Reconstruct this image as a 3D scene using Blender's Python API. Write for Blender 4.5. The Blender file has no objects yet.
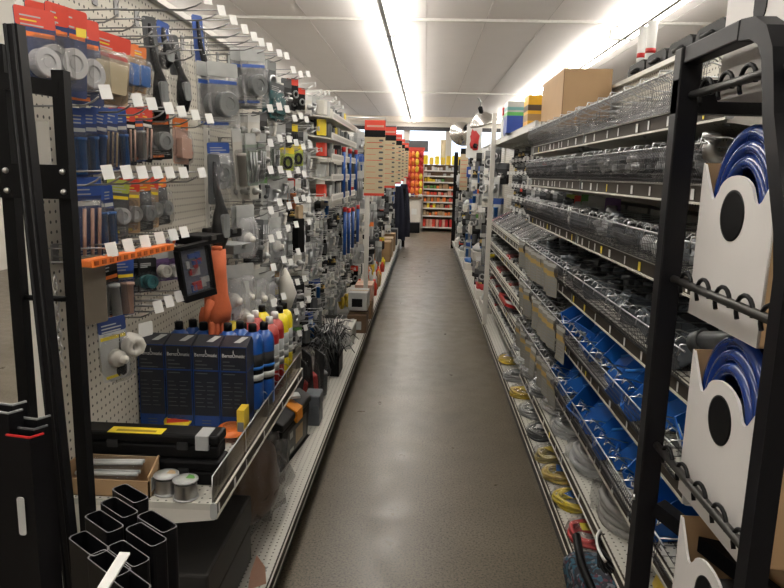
import bpy, bmesh, math, random
from mathutils import Vector, Matrix, noise
random.seed(7)
R_=random.random
def U(a,b): return a+(b-a)*random.random()
SC=bpy.context.scene
COL=SC.collection
# ---------------------------------------------------------------- camera
F=665.; CX,CY=392.,294.; EYE=Vector((0,0,1.5))
_f=Vector(((426-CX)/F,(174-CY)/F,1.)).normalized()
_u=Vector((math.sin(.025),-math.cos(.025),0)); _u=(_u+Vector((0,0,-(_u.dot(_f))/_f.z))).normalized()
_r=_u.cross(_f)
if _r.x<0: _r=-_r
def ray(px,py):
    c=Vector(((px-CX)/F,(py-CY)/F,1.)); return Vector((c.dot(_r),c.dot(_f),c.dot(_u)))
def aX(px,py,X): d=ray(px,py); return EYE+d*(X/d.x)
def aY(px,py,Y): d=ray(px,py); return EYE+d*(Y/d.y)
def aZ(px,py,Z): d=ray(px,py); return EYE+d*((Z-1.5)/d.z)
cd=bpy.data.cameras.new('camera'); cam=bpy.data.objects.new('camera',cd); COL.objects.link(cam); SC.camera=cam
cd.sensor_width=36; cd.lens=F/784*36; cd.clip_start=.05
# camera axes in world: right = row0, up = -row1, back = -row2  (rows = camera coords of world axes)
right=Vector((_r.x,_f.x,_u.x)); down=Vector((_r.y,_f.y,_u.y)); fwd=Vector((_r.z,_f.z,_u.z))
m=Matrix.Identity(4)
for i in range(3): m[i][0]=right[i]; m[i][1]=-down[i]; m[i][2]=-fwd[i]; m[i][3]=EYE[i]
cam.matrix_world=m
# ---------------------------------------------------------------- materials
_mats={}
def mat(name,col,rough=.5,metal=0.,var=.12,scale=30.,bump=0.,emit=None,spec=.5,alpha=None,coat=0):
    if name in _mats: return _mats[name]
    mt=bpy.data.materials.new(name); mt.use_nodes=True; nt=mt.node_tree; n=nt.nodes; l=nt.links
    b=n['Principled BSDF']
    tc=n.new('ShaderNodeTexCoord'); nz=n.new('ShaderNodeTexNoise'); nz.inputs['Scale'].default_value=scale; nz.inputs['Detail'].default_value=4
    l.new(tc.outputs['Object'],nz.inputs['Vector'])
    mx=n.new('ShaderNodeMix'); mx.data_type='RGBA'
    c=list(col)+[1]
    mx.inputs['A'].default_value=[max(0,v*(1-var)) for v in c[:3]]+[1]; mx.inputs['B'].default_value=[min(1,v*(1+var)) for v in c[:3]]+[1]
    l.new(nz.outputs['Fac'],mx.inputs['Factor']); l.new(mx.outputs['Result'],b.inputs['Base Color'])
    b.inputs['Roughness'].default_value=rough; b.inputs['Metallic'].default_value=metal; b.inputs['Specular IOR Level'].default_value=spec
    if coat: b.inputs['Coat Weight'].default_value=coat
    if bump:
        bp=n.new('ShaderNodeBump'); bp.inputs['Strength'].default_value=bump; bp.inputs['Distance'].default_value=.004
        l.new(nz.outputs['Fac'],bp.inputs['Height']); l.new(bp.outputs['Normal'],b.inputs['Normal'])
    if emit: b.inputs['Emission Color'].default_value=list(emit[:3])+[1]; b.inputs['Emission Strength'].default_value=emit[3]
    _mats[name]=mt; return mt
def clear(name,tint=(1,1,1),a=.16,rough=.1,bump=.6,scale=25,milk=.2):
    if name in _mats: return _mats[name]
    mt=bpy.data.materials.new(name); mt.use_nodes=True; nt=mt.node_tree; n=nt.nodes; l=nt.links
    n.remove(n['Principled BSDF']); out=n['Material Output']
    t=n.new('ShaderNodeBsdfTransparent'); t.inputs[0].default_value=list(tint)+[1]
    g=n.new('ShaderNodeBsdfPrincipled'); g.inputs['Base Color'].default_value=(.6*milk,.6*milk,.61*milk,1); g.inputs['Roughness'].default_value=rough; g.inputs['Specular IOR Level'].default_value=1.; g.inputs['Coat Weight'].default_value=1.
    tc=n.new('ShaderNodeTexCoord'); nz=n.new('ShaderNodeTexNoise'); nz.inputs['Scale'].default_value=scale; nz.inputs['Detail'].default_value=3
    bp=n.new('ShaderNodeBump'); bp.inputs['Strength'].default_value=bump; bp.inputs['Distance'].default_value=.02
    l.new(tc.outputs['Object'],nz.inputs['Vector']); l.new(nz.outputs['Fac'],bp.inputs['Height']); l.new(bp.outputs['Normal'],g.inputs['Normal'])
    mx=n.new('ShaderNodeMixShader'); mx.inputs[0].default_value=a
    l.new(t.outputs[0],mx.inputs[1]); l.new(g.outputs[0],mx.inputs[2]); l.new(mx.outputs[0],out.inputs['Surface'])
    _mats[name]=mt; return mt
def pegmat(name,col,axis='Y',pitch=.0254,r=.0042):
    mt=bpy.data.materials.new(name); mt.use_nodes=True; nt=mt.node_tree; n=nt.nodes; l=nt.links; b=n['Principled BSDF']
    tc=n.new('ShaderNodeTexCoord'); sp=n.new('ShaderNodeSeparateXYZ'); l.new(tc.outputs['Object'],sp.inputs[0])
    def M(op,a,b2=None):
        q=n.new('ShaderNodeMath'); q.operation=op
        for i,v in enumerate((a,b2)):
            if v is None: continue
            if isinstance(v,(int,float)): q.inputs[i].default_value=v
            else: l.new(v,q.inputs[i])
        return q.outputs[0]
    a1,a2=(('Y','Z') if axis=='Y' else ('X','Y'))
    def cell(o): return M('SUBTRACT',M('FRACT',M('DIVIDE',o,pitch)),.5)
    u=cell(sp.outputs[a1]); v=cell(sp.outputs[a2])
    d=M('SQRT',M('ADD',M('MULTIPLY',u,u),M('MULTIPLY',v,v)))
    f=M('LESS_THAN',d,r/pitch)
    mx=n.new('ShaderNodeMix'); mx.data_type='RGBA'; mx.inputs['A'].default_value=list(col)+[1]; mx.inputs['B'].default_value=(.03,.028,.025,1)
    l.new(f,mx.inputs['Factor']); l.new(mx.outputs['Result'],b.inputs['Base Color']); b.inputs['Roughness'].default_value=.45
    _mats[name]=mt; return mt
# colours
WHITE=mat('white_paint',(.62,.60,.55),.4,var=.05)
PEG=pegmat('peg_board_paint',(.5,.47,.4))
PEGD=pegmat('perforated_deck_paint',(.5,.49,.44),'X',.022,.0032)
BLK=mat('black_powder_coat',(.003,.003,.0035),.5,var=.3,spec=.15)
BLKP=mat('black_plastic',(.004,.004,.0045),.5,var=.3,spec=.18)
BLKV=mat('black_vinyl',(.0045,.0045,.0055),.42,var=.2,spec=.18)
CHAR=mat('charcoal_plastic',(.022,.023,.024),.5,spec=.3)
RACK=mat('satin_black_paint',(.005,.005,.0065),.42,spec=.2)
GREY=mat('grey_plastic',(.2,.21,.21),.35)
LGREY=mat('light_grey_plastic',(.36,.37,.37),.3)
DGREY=mat('dark_grey_plastic',(.07,.075,.08),.4)
CHROME=mat('chrome_wire',(.45,.46,.47),.3,1.,var=.05)
TAPE=mat('silver_tape',(.62,.62,.63),.25,.35,var=.04)
WIRE=mat('zinc_wire',(.26,.26,.26),.4,.8,var=.1)
DWIRE=mat('dark_basket_wire',(.1,.1,.105),.4,.7,var=.1)
STEEL=mat('brushed_steel',(.5,.5,.5),.35,1.)
RAIL=mat('taupe_price_rail',(.045,.037,.028),.6,spec=.2)
RAILE=mat('cream_rail_edge',(.55,.53,.46),.4)
TAG=mat('white_tag_paper',(.66,.66,.64),.5,var=.03)
YTAG=mat('yellow_tag_paper',(.8,.62,.06),.5,var=.05)
RED=mat('red_card',(.62,.05,.025),.4)
REDP=mat('red_plastic',(.45,.02,.02),.35)
ORG=mat('orange_card',(.75,.18,.03),.4)
BLUE=mat('blue_card',(.025,.08,.33),.4)
NAVY=mat('navy_card',(.02,.04,.14),.4)
BLUEP=mat('bright_blue_plastic',(.01,.12,.42),.35)
BLUEC=mat('blue_can_paint',(.008,.07,.3),.3,coat=.4)
YEL=mat('yellow_paint',(.78,.6,.03),.35)
YELP=mat('yellow_plastic',(.72,.5,.04),.4)
GRN=mat('green_card',(.1,.28,.06),.45)
TEAL=mat('teal_plastic',(.02,.12,.13),.4)
TAN=mat('tan_card',(.45,.33,.2),.6)
BEIGE=mat('beige_card',(.6,.5,.32),.6)
KRAFT=mat('kraft_cardboard',(.36,.23,.12),.75,var=.08,scale=12)
KRAFTD=mat('kraft_edge',(.22,.13,.065),.8)
WCARD=mat('white_cardboard',(.58,.56,.54),.55,var=.04,scale=10)
HOSE=mat('blue_hose',(.008,.03,.16),.2,var=.1,coat=.5)
PALE=mat('pale_grey_paper',(.42,.43,.42),.3)
BROWN=mat('brown_wood',(.12,.07,.035),.6)
GLOVE=mat('orange_leather',(.55,.12,.04),.75,bump=.4,scale=60)
CLR=clear('clear_plastic'); BAG=clear('clear_bag_film',a=.24,bump=1.,scale=18); BFILM=clear('basket_bag_film',a=.13,bump=1.,scale=18,milk=.4)
HAZE=clear('milky_bag_film',a=.34,milk=.8,rough=.25,bump=1.,scale=22)
WRAP=clear('crinkled_wrap',a=.3,bump=1.,scale=7,milk=.35,rough=.18)
SMOKE=clear('smoked_plastic',(.6,.55,.5),a=.3,milk=.1,rough=.2,bump=.1)
# ---------------------------------------------------------------- mesh builder
class MB:
    def __init__(s): s.v=[]; s.f=[]; s.mi=[]; s.sm=[]
    def add(s,vs,fs,mi=0,sm=False):
        o=len(s.v); s.v+= [tuple(x) for x in vs]
        for f in fs: s.f.append(tuple(i+o for i in f)); s.mi.append(mi); s.sm.append(sm)
        return s
    def box(s,x0,y0,z0,x1,y1,z1,mi=0):
        vs=[(x,y,z) for x in (x0,x1) for y in (y0,y1) for z in (z0,z1)]
        return s.add(vs,[(0,1,3,2),(4,6,7,5),(0,4,5,1),(2,3,7,6),(0,2,6,4),(1,5,7,3)],mi)
    def rb(s,x0,y0,z0,x1,y1,z1,r=.004,axis='x',mi=0,n=3):
        # box with corners rounded about one axis
        A={'x':(1,2,0),'y':(0,2,1),'z':(0,1,2)}[axis]; lo=(x0,y0,z0); hi=(x1,y1,z1)
        a0,a1,b0,b1=lo[A[0]],hi[A[0]],lo[A[1]],hi[A[1]]
        r=min(r,(a1-a0)/2.01,(b1-b0)/2.01); P=[]
        for cx,cy,st in ((a1-r,b1-r,0),(a0+r,b1-r,90),(a0+r,b0+r,180),(a1-r,b0+r,270)):
            for k in range(n+1):
                t=math.radians(st+90*k/n); P.append((cx+r*math.cos(t),cy+r*math.sin(t)))
        return s.prism(P,axis,lo[A[2]],hi[A[2]],mi)
    def prism(s,P,axis,c0,c1,mi=0,sm=False):
        def mk(a,b,c): return {'x':(c,a,b),'y':(a,c,b),'z':(a,b,c)}[axis]
        n=len(P); vs=[mk(a,b,c0) for a,b in P]+[mk(a,b,c1) for a,b in P]
        s.add(vs,[tuple(range(n-1,-1,-1)),tuple(range(n,2*n))],mi)
        o=len(s.v)-2*n
        for i in range(n):
            j=(i+1)%n; s.f.append((o+i,o+j,o+n+j,o+n+i)); s.mi.append(mi); s.sm.append(sm)
        return s
    def tube(s,pts,r,n=6,mi=0,closed=False,caps=True,sm=True,rs=None,sq=None):
        pts=[Vector(p) for p in pts]; N=len(pts); vs=[]; up=None
        for i,p in enumerate(pts):
            if closed: d=pts[(i+1)%N]-pts[i-1]
            else: d=pts[min(i+1,N-1)]-pts[max(i-1,0)]
            d.normalize()
            if up is None: up=Vector((0,0,1)) if abs(d.z)<.9 else Vector((1,0,0))
            a=d.cross(up)
            if a.length<1e-4: a=d.cross(Vector((0,1,0)))
            a.normalize(); b=a.cross(d); up=b
            rr=rs[i] if rs else r
            for k in range(n):
                t=2*math.pi*(k+.5)/n
                if sq: vs.append(p+a*(sq[0]*(1 if math.cos(t)>0 else -1))+b*(sq[1]*(1 if math.sin(t)>0 else -1)))
                else: vs.append(p+(a*math.cos(t)+b*math.sin(t))*rr)
        fs=[]
        for i in range(N if closed else N-1):
            j=(i+1)%N
            for k in range(n): q=(k+1)%n; fs.append((i*n+k,j*n+k,j*n+q,i*n+q))
        s.add(vs,fs,mi,sm)
        if caps and not closed:
            o=len(s.v)-len(vs)
            s.f.append(tuple(o+k for k in range(n))); s.mi.append(mi); s.sm.append(False)
            s.f.append(tuple(o+(N-1)*n+n-1-k for k in range(n))); s.mi.append(mi); s.sm.append(False)
        return s
    def bar(s,p0,p1,w,h,mi=0): return s.tube([p0,p1],0,4,mi,sm=False,sq=(w/2,h/2))
    def lathe(s,prof,n=16,o=(0,0,0),axis='z',mi=0,sm=True):
        vs=[];o=Vector(o)
        for r,z in prof:
            for k in range(n):
                t=2*math.pi*k/n; c,d=r*math.cos(t),r*math.sin(t)
                vs.append(o+Vector({'z':(c,d,z),'x':(z,c,d),'y':(c,z,d)}[axis]))
        fs=[(i*n+k,i*n+(k+1)%n,(i+1)*n+(k+1)%n,(i+1)*n+k) for i in range(len(prof)-1) for k in range(n)]
        s.add(vs,fs,mi,sm); b=len(s.v)-len(vs)
        if prof[0][0]>1e-5: s.f.append(tuple(b+n-1-k for k in range(n))); s.mi.append(mi); s.sm.append(False)
        if prof[-1][0]>1e-5: s.f.append(tuple(b+(len(prof)-1)*n+k for k in range(n))); s.mi.append(mi); s.sm.append(False)
        return s
    def blob(s,c,d,seed=0,amp=.25,fr=2.2,lv=10,mi=0,sm=True,flat=0):
        c=Vector(c); vs=[]; N=lv; K=lv*2
        for i in range(N+1):
            th=math.pi*i/N
            for k in range(K):
                ph=2*math.pi*k/K; u=Vector((math.sin(th)*math.cos(ph),math.sin(th)*math.sin(ph),math.cos(th)))
                q=1+amp*noise.noise(u*fr+Vector((seed*7.1,seed*3.3,seed)))*2
                if flat: u=Vector([math.copysign(abs(w)**(1-flat),w) for w in u])
                vs.append(c+Vector((u.x*d[0],u.y*d[1],u.z*d[2]))*q)
        s.add(vs,[(i*K+k,(i+1)*K+k,(i+1)*K+(k+1)%K,i*K+(k+1)%K) for i in range(N) for k in range(K)],mi,sm); return s
    def xf(s,M,start=0):
        for i in range(start,len(s.v)): s.v[i]=tuple(M@Vector(s.v[i]))
        return s
    def mesh(s,name,mats,bev=0):
        me=bpy.data.meshes.new(name); me.from_pydata(s.v,[],s.f)
        if not isinstance(mats,(list,tuple)): mats=[mats]
        for q in mats: me.materials.append(q)
        me.polygons.foreach_set('material_index',[min(i,len(mats)-1) for i in s.mi]); me.polygons.foreach_set('use_smooth',s.sm)
        me.validate(); me.update()
        bm=bmesh.new(); bm.from_mesh(me)
        if bev:
            bmesh.ops.bevel(bm,geom=[e for e in bm.edges if e.is_manifold and e.calc_face_angle(0)>.6],offset=bev,segments=2,affect='EDGES',profile=.5)
        bmesh.ops.recalc_face_normals(bm,faces=bm.faces); bm.to_mesh(me); bm.free()
        return me
def B(): return MB()
def part(parent,name,mb,mats,label=None,bev=0,loc=(0,0,0),rot=(0,0,0),kind=None):
    me=mb if isinstance(mb,bpy.types.Mesh) else mb.mesh(name,mats,bev)
    o=bpy.data.objects.new(name,me); COL.objects.link(o); o.parent=parent; o.location=loc; o.rotation_euler=rot
    if label: o['label']=label
    if kind: o['kind']=kind
    return o
def tag(o,label,cat,group=None,kind=None):
    o['label']=label; o['category']=cat
    if group: o['group']=group
    if kind: o['kind']=kind
    return o
def thing(name,label,cat,loc=(0,0,0),rz=0,group=None,rot=None):
    o=bpy.data.objects.new(name,None); COL.objects.link(o); o.location=loc; o.rotation_euler=rot or (0,0,rz); o.empty_display_size=.05
    return tag(o,label,cat,group)
def solo(name,mb,mats,label,cat,loc=(0,0,0),rz=0,group=None,bev=0,kind=None,rot=None):
    o=part(None,name,mb,mats,None,bev,loc,rot or (0,0,rz)); return tag(o,label,cat,group,kind)
def struct(name,mb,mats,label=None,bev=0):
    o=part(None,name,mb,mats,label,bev); o['kind']='structure'; return o
def copy_tree(o,parent=None):
    c=o.copy(); COL.objects.link(c); c.parent=parent
    for ch in o.children: copy_tree(ch,c)
    return c
_proto={}
def put(key,maker,loc,label,group=None,rz=0,rot=None,sc=None):
    """first use builds the thing, later uses copy it with its parts"""
    if key not in _proto: _proto[key]=o=maker()
    else: o=copy_tree(_proto[key])
    o.location=loc; o.rotation_euler=rot or (0,0,rz)
    if sc: o.scale=sc if isinstance(sc,(tuple,list)) else (sc,)*3
    o['label']=label
    if group: o['group']=group
    elif 'group' in o: del o['group']
    return o
def E_(name,cat): return thing(name,'','' if not cat else cat)
# ================================================================ room
def floor_mat():
    mt=bpy.data.materials.new('worn_concrete'); mt.use_nodes=True; nt=mt.node_tree; n=nt.nodes; l=nt.links; b=n['Principled BSDF']
    tc=n.new('ShaderNodeTexCoord')
    def nz(s,d=6,r=.6):
        q=n.new('ShaderNodeTexNoise'); q.inputs['Scale'].default_value=s; q.inputs['Detail'].default_value=d; q.inputs['Roughness'].default_value=r; l.new(tc.outputs['Object'],q.inputs['Vector']); return q
    def rp(src,pts):
        q=n.new('ShaderNodeValToRGB'); q.color_ramp.elements[0].position=pts[0][0]; q.color_ramp.elements[0].color=(*pts[0][1],1)
        q.color_ramp.elements[1].position=pts[-1][0]; q.color_ramp.elements[1].color=(*pts[-1][1],1)
        for p,c in pts[1:-1]: e=q.color_ramp.elements.new(p); e.color=(*c,1)
        l.new(src,q.inputs[0]); return q.outputs[0]
    big=rp(nz(1.1,5).outputs['Fac'],[(.3,(.09,.075,.052)),(.55,(.125,.106,.076)),(.75,(.158,.137,.102))])
    spk=rp(nz(110,4,.75).outputs['Fac'],[(.38,(.2,.2,.2)),(.48,(1,1,1)),(.66,(1.5,1.47,1.4))])
    st=rp(nz(2.6,6,.65).outputs['Fac'],[(.25,(.86,.85,.83)),(.6,(1,1,1))])
    def mul(a,c):
        q=n.new('ShaderNodeMix'); q.data_type='RGBA'; q.blend_type='MULTIPLY'; q.inputs['Factor'].default_value=1; l.new(a,q.inputs['A']); l.new(c,q.inputs['B']); return q.outputs['Result']
    l.new(mul(mul(big,spk),st),b.inputs['Base Color'])
    rr=rp(nz(7,5).outputs['Fac'],[(.3,(.27,)*3),(.7,(.4,)*3)]); l.new(rr,b.inputs['Roughness'])
    bp=n.new('ShaderNodeBump'); bp.inputs['Strength'].default_value=.08; bp.inputs['Distance'].default_value=.004
    l.new(nz(9,5).outputs['Fac'],bp.inputs['Height']); l.new(bp.outputs['Normal'],b.inputs['Normal'])
    return mt
CEIL=mat('ceiling_paint',(.80,.76,.74),.7,var=.03,scale=3)
WALLM=mat('cream_wall_paint',(.6,.56,.5),.7,var=.04,scale=3)
struct('floor',B().box(-6,-3,-.1,6,20,0),floor_mat())
struct('ceiling',B().box(-6,-3,3.05,6,20,3.15),CEIL)
bat=B()
for y in (1.0,7.15,13.3): bat.box(-6,y-.03,3.025,6,y+.03,3.052)
struct('trim_1',bat,mat('batten_paint',(.72,.7,.66),.5))
sm=B()
for i in range(-9,10):
    x=i*.61-.05; sm.box(x-.002,-3,3.046,x+.002,20,3.052)
struct('trim_2',sm,mat('panel_seam',(.55,.52,.5),.8))
struct('wall_left',B().box(-6.1,-3,0,-6,20,3.05),WALLM)
struct('wall_right',B().box(6,-3,0,6.1,20,3.05),WALLM)
struct('wall_front',B().box(-6,-3.1,0,6,-3,3.05),WALLM)
wb=B(); WX=[(-2.6,-.62),(-.52,.55),(.65,3.2)]; z0,z1=1.0,2.72
wb.box(-6,19,0,6,19.1,z0); wb.box(-6,19,z1,6,19.1,3.05)
e=-6
for a,b_ in WX: wb.box(e,19,z0,a,19.1,z1); e=b_
wb.box(e,19,z0,6,19.1,z1)
struct('wall_back',wb,WALLM)
struct('trim_3',B().box(-6,18.9,2.9,6,19,3.05),mat('beam_paint',(.66,.6,.53),.6))
struct('trim_4',B().box(-6,18.93,2.68,6,18.99,2.78),mat('dark_header_strip',(.03,.028,.03),.5))
for i,(a,b_) in enumerate(WX):
    w=struct('window_%d'%(i+1),B().box(a,19.04,z0,b_,19.05,z1),clear('window_glass',a=.06,bump=0))
    fr=B()
    for q in ((a,z0,a+.04,z1),(b_-.04,z0,b_,z1),(a,z0,b_,z0+.04),(a,z1-.04,b_,z1)): fr.box(q[0],19.0,q[1],q[2],19.09,q[3])
    part(w,'window_frame',fr,WHITE)
# daylight and street beyond the windows
struct('ground_outside',B().box(-30,19.1,-.2,30,60,-.1),mat('asphalt',(.2,.2,.2),.9))
wo=bpy.data.worlds.new('World'); SC.world=wo; wo.use_nodes=True
nt=wo.node_tree; bg=nt.nodes['Background']; bg.inputs[0].default_value=(.62,.8,1,1); bg.inputs[1].default_value=1.6
# two posters in the window
for i,(px,py,w,h,c) in enumerate(((412,146,.9,.3,DGREY),(443,150,.14,.55,BEIGE))):
    p=aY(px,py,18.85); solo('window_poster',B().box(-w/2,-.004,-h/2,w/2,.004,h/2),c,('dark banner hanging in the far shop window','narrow beige poster standing in the far shop window')[i],'poster',p)
# ---------------------------------------------------------------- ceiling lights
TUBE=mat('lit_tube',(1,1,1),.3,emit=(1,.955,.88,15.))
REFL=mat('fixture_enamel',(.5,.49,.47),.35,var=.02)
def mk_light():
    t=E_('fluorescent_light','light')
    h=B(); h.prism([(-.045,-.02),(.045,-.02),(.055,.08),(-.055,.08)],'y',-1.19,1.19)
    h.prism([(-.02,-.058),(.02,-.058),(.03,-.02),(-.03,-.02)],'y',-1.19,1.19); part(t,'housing',h,REFL)
    for s in (-1,1):
        part(t,'tube',B().lathe([(.0,-1.17),(.013,-1.17),(.019,-1.15),(.019,1.15),(.013,1.17),(0,1.17)],10,(s*.085,0,-.03),'y'),TUBE)
    [part(t,'end_cap',B().box(-.12,y,-.05,.12,y+.015,.06),REFL) for y in (-1.2,1.185)]
    return t
for X,nm in ((-.435,'over the aisle'),(1.97,'over the aisle behind the right shelves'),(-2.84,'over the aisle behind the left shelves')):
    for k in range(9):
        put('light',mk_light,(X,-1.2+k*2.44,2.965),'twin tube fluorescent strip light '+nm+' in a continuous row','strip lights '+nm)
# ================================================================ gondola shelving
PEGX_L,PEGX_R=-.94,1.02
def mk_sec(s,px,lip,L=1.22,T=2.04):
    # s=+1: shelves face +X (left run); s=-1 face -X
    def mk():
        t=E_('gondola_section','shelving'); x=lambda a:a
        back=B(); back.box(px-.012,0.004,.16,px+.012,L-.004,T); part(t,'back_panel',back,PEG)
        for y in (0,):
            u=B(); u.box(px-.03,y,0,px+.03,y+.03,T+.02)
            for k in range(58): u.box(px+s*.0302-.001,y+.011,.22+k*.0315,px+s*.0302+.001,y+.019,.238+k*.0315,1)
            part(t,'upright',u,[WHITE,BLKP])
        d=B(); a,b_=sorted((px,lip)); d.box(a,0,.15,b_,L,.17); part(t,'base_deck',d,PEGD)
        k=B(); kx=lip-s*.03; k.box(min(kx,kx-s*.012),0,0,max(kx,kx-s*.012),L,.15); part(t,'kick_plate',k,mat('dark_kick_plate',(.045,.042,.036),.5))
        r=B(); r.box(lip-.004,0.002,.128,lip+.004,L-.002,.172); x1=lip+s*.003; r.box(min(x1,x1+s*.004),0,.168,max(x1,x1+s*.004),L,.174,1); r.box(min(x1,x1+s*.004),0,.126,max(x1,x1+s*.004),L,.131,1)
        part(t,'price_rail',r,[RAIL,RAILE])
        c=B(); c.box(px-.035,0,T,px+.035,L,T+.02); part(t,'top_cap',c,WHITE)
        return t
    return mk
NS=10
LY=[1.50]+[2.79+1.22*i for i in range(NS-1)]; RY=[1.40+1.22*i for i in range(NS)]
words=['nearest','second','third','fourth','fifth','sixth','seventh','eighth','ninth','farthest']
for i in range(NS):
    o=put('secL' if i else 'secL0',mk_sec(1,PEGX_L,-.47,1.22 if i else 1.29),(0,LY[i],0),'white pegboard shelving section on the left of the aisle, %s from the camera'%words[i])
    o=put('secR',mk_sec(-1,PEGX_R,.575,1.22,1.975),(0,RY[i],0),'white pegboard shelving section on the right of the aisle, %s from the camera'%words[i])
# ---- shelf with lip rail
def mk_shelf(s,x_back,x_lip,L=1.22,rail=True,fence=False,taglist=None,mat_=None):
    def mk():
        t=E_('metal_shelf','shelf'); a,b_=sorted((x_back,x_lip))
        part(t,'deck',B().box(a,0.003,-.018,b_,L-.003,0),mat_ or PEGD)
        for y in (.004,L-.008):
            br=B(); br.prism([(x_back,-.02),(x_back,-.12),(x_back+(x_lip-x_back)*.45,-.075),(x_lip,-.045),(x_lip,0)],'y',y,y+.004); part(t,'bracket',br,WHITE)
        r=B(); r.box(x_lip-.004,0.002,-.038,x_lip+.004,L-.002,.004)
        q=x_lip+s*.003; r.box(min(q,q+s*.005),0,0,max(q,q+s*.005),L,.005,1); r.box(min(q,q+s*.005),0,-.040,max(q,q+s*.005),L,-.035,1)
        for y in (-.003,L-.003): r.rb(x_lip-.009,y,-.040,x_lip+.009,y+.006,.005,.008,'y',2)
        rl=part(t,'price_rail',r,[RAIL,RAILE,LGREY])
        if taglist:
            for y,w,yel in taglist:
                qq=x_lip+s*.0062; part(rl,'price_tag',B().box(min(qq,qq+s*.001),y,-.031,max(qq,qq+s*.001),y+w,-.007),YTAG if yel else TAG)
        if fence:
            f=B(); f.box(x_lip-.003,.0,.006,x_lip-.001,L,.075); 
            part(t,'front_fence',f,SMOKE)
            f=B(); f.tube([(x_lip-.002,0,.006),(x_lip-.002,0,.078),(x_lip-.002,L,.078),(x_lip-.002,L,.006)],.0022,5)
            for k in range(26): f.tube([(x_lip-.002,.006+k*.0115,.006),(x_lip-.002,.006+k*.0115,.078)],.0008,3)
            for y in (.32,.62,.92): f.tube([(x_lip-.002,y,.006),(x_lip-.002,y,.078)],.0022,4)
            part(t,'fence_wire',f,CHROME)
        return t
    return mk
def tags(seed,L=1.22,dens=.05,y0=0,yel=.12):
    r=random.Random(seed); y=y0+.02; o=[]
    while y<L-.05:
        o.append((y,r.choice((.008,.010,.012,.018)),r.random()<yel)); y+=dens*r.uniform(.7,2.2)
    return o

o=mk_shelf(1,PEGX_L+.012,-.52,1.22,fence=True,taglist=tags(3,dens=.16))(); o.location=(0,1.57,.645); o['label']='white metal shelf with a low see-through front fence, holding the torch cartons'
# ================================================================ hooks and hanging packs
def mk_hook(L,tagon=True,tagcol=None):
    def mk():
        t=E_('peg_hook','hook')
        w=B(); w.tube([(0,-.006,0),(.02,-.006,-.004),(L*.8,-.006,0),(L*.93,-.006,.01),(L,-.006,.02)],.0025,5)
        w.tube([(0,.006,.0),(.01,.006,.028),(L*.55,.006,.03),(L+.018,.006,.034)],.0021,5)
        part(t,'wire',w,WIRE)
        part(t,'mounting_plate',B().rb(0,-.014,-.02,.004,.014,.03,.004,'x'),WIRE)
        if tagon:
            part(t,'price_tag',B().prism([(-.013,.018),(.013,.018),(.013,-.016),(-.013,-.016)],'x',0,.0015),TAG,loc=(L+.014,0,.030),rot=(random.uniform(.05,.25),-.3,-.8))
        return t
    return mk
def mk_hook_far():
    t=B(); L=.27; t.tube([(0,0,0),(L*.85,0,.0),(L,0,.022)],.0034,4); t.tube([(0,0,.025),(L,0,.034)],.002,3,1); t.add([(L,.009,.04),(L+.012,-.009,.04),(L+.014,-.009,.014),(L+.002,.009,.014),(L+.003,.01,.04),(L+.015,-.008,.04),(L+.017,-.008,.014),(L+.005,.01,.014)],[(0,1,2,3),(4,5,6,7),(0,1,5,4),(1,2,6,5),(2,3,7,6),(3,0,4,7)],1)
    return tag(part(None,'peg_hook',t,[STEEL,TAG]),'','hook')
PINK=mat('pink_beige_card',(.55,.33,.25),.5); PURP=mat('purple_card',(.15,.08,.22),.45); LIME=mat('lime_card',(.42,.5,.08),.5)
def prod(b,kind,w,h,mi,m2=None):
    m2=mi if m2 is None else m2; c=-h*.62
    if kind=='disc':
        r=min(w*.33,h*.23); b.lathe([(0,.003),(r,.003),(r,.028),(r*.94,.031),(r*.55,.031),(r*.5,.027),(0,.027)],24,(0,0,c),'x',mi,False); b.lathe([(0,.0282),(r*.34,.0282),(r*.34,.027)],14,(0,0,c),'x',m2,False)
    elif kind=='ring':
        r=min(w*.32,h*.25); b.tube([(.01,r*math.cos(a*math.pi/8),c+r*math.sin(a*math.pi/8)) for a in range(16)],r*.28,6,mi,closed=True)
    elif kind=='bottle':
        r=w*.2; b.lathe([(0,-.06),(r,-.06),(r,.02),(r*.5,.035),(r*.5,.05),(0,.05)],12,(.014,0,c),'z',mi)
    elif kind=='tube':
        r=w*.22; b.lathe([(0,-h*.33),(r,-h*.33),(r,h*.2),(r*1.2,h*.2),(r*1.2,h*.25),(0,h*.25)],10,(.014,0,c),'z',mi)
    elif kind=='stick':
        for q in (-.22,.05,.3): b.tube([(.008,w*q,c-h*.3),(.008,w*(q+.05),c+h*.3)],w*.05,5,mi)
    elif kind=='elbow':
        r=w*.16; b.tube([(.016,-w*.25,c-.012),(.016,0,c-.01),(.016,w*.12,c+.01),(.016,w*.12,c+.04)],r,8,mi); b.lathe([(r,0),(r*1.35,0),(r*1.35,.014),(0,.014)],8,(.016,w*.12,c+.03),'z',m2)
    elif kind=='box':
        b.rb(.002,-w*.33,c-h*.24,.026,w*.33,c+h*.24,.006,'x',mi)
    elif kind=='knob':
        b.lathe([(0,.002),(w*.3,.002),(w*.26,.02),(w*.12,.024),(w*.14,.04),(0,.044)],10,(0,0,c),'x',mi)
    elif kind=='valve':
        b.tube([(.014,-w*.3,c),(.014,w*.3,c)],w*.13,8,mi); b.tube([(.014,0,c),(.014,0,c+h*.16)],w*.07,6,mi); b.lathe([(0,-.004),(w*.2,-.004),(w*.2,.004),(0,.004)],10,(.014,0,c+h*.17),'z',m2)
    return b
NOUN={}
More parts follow.
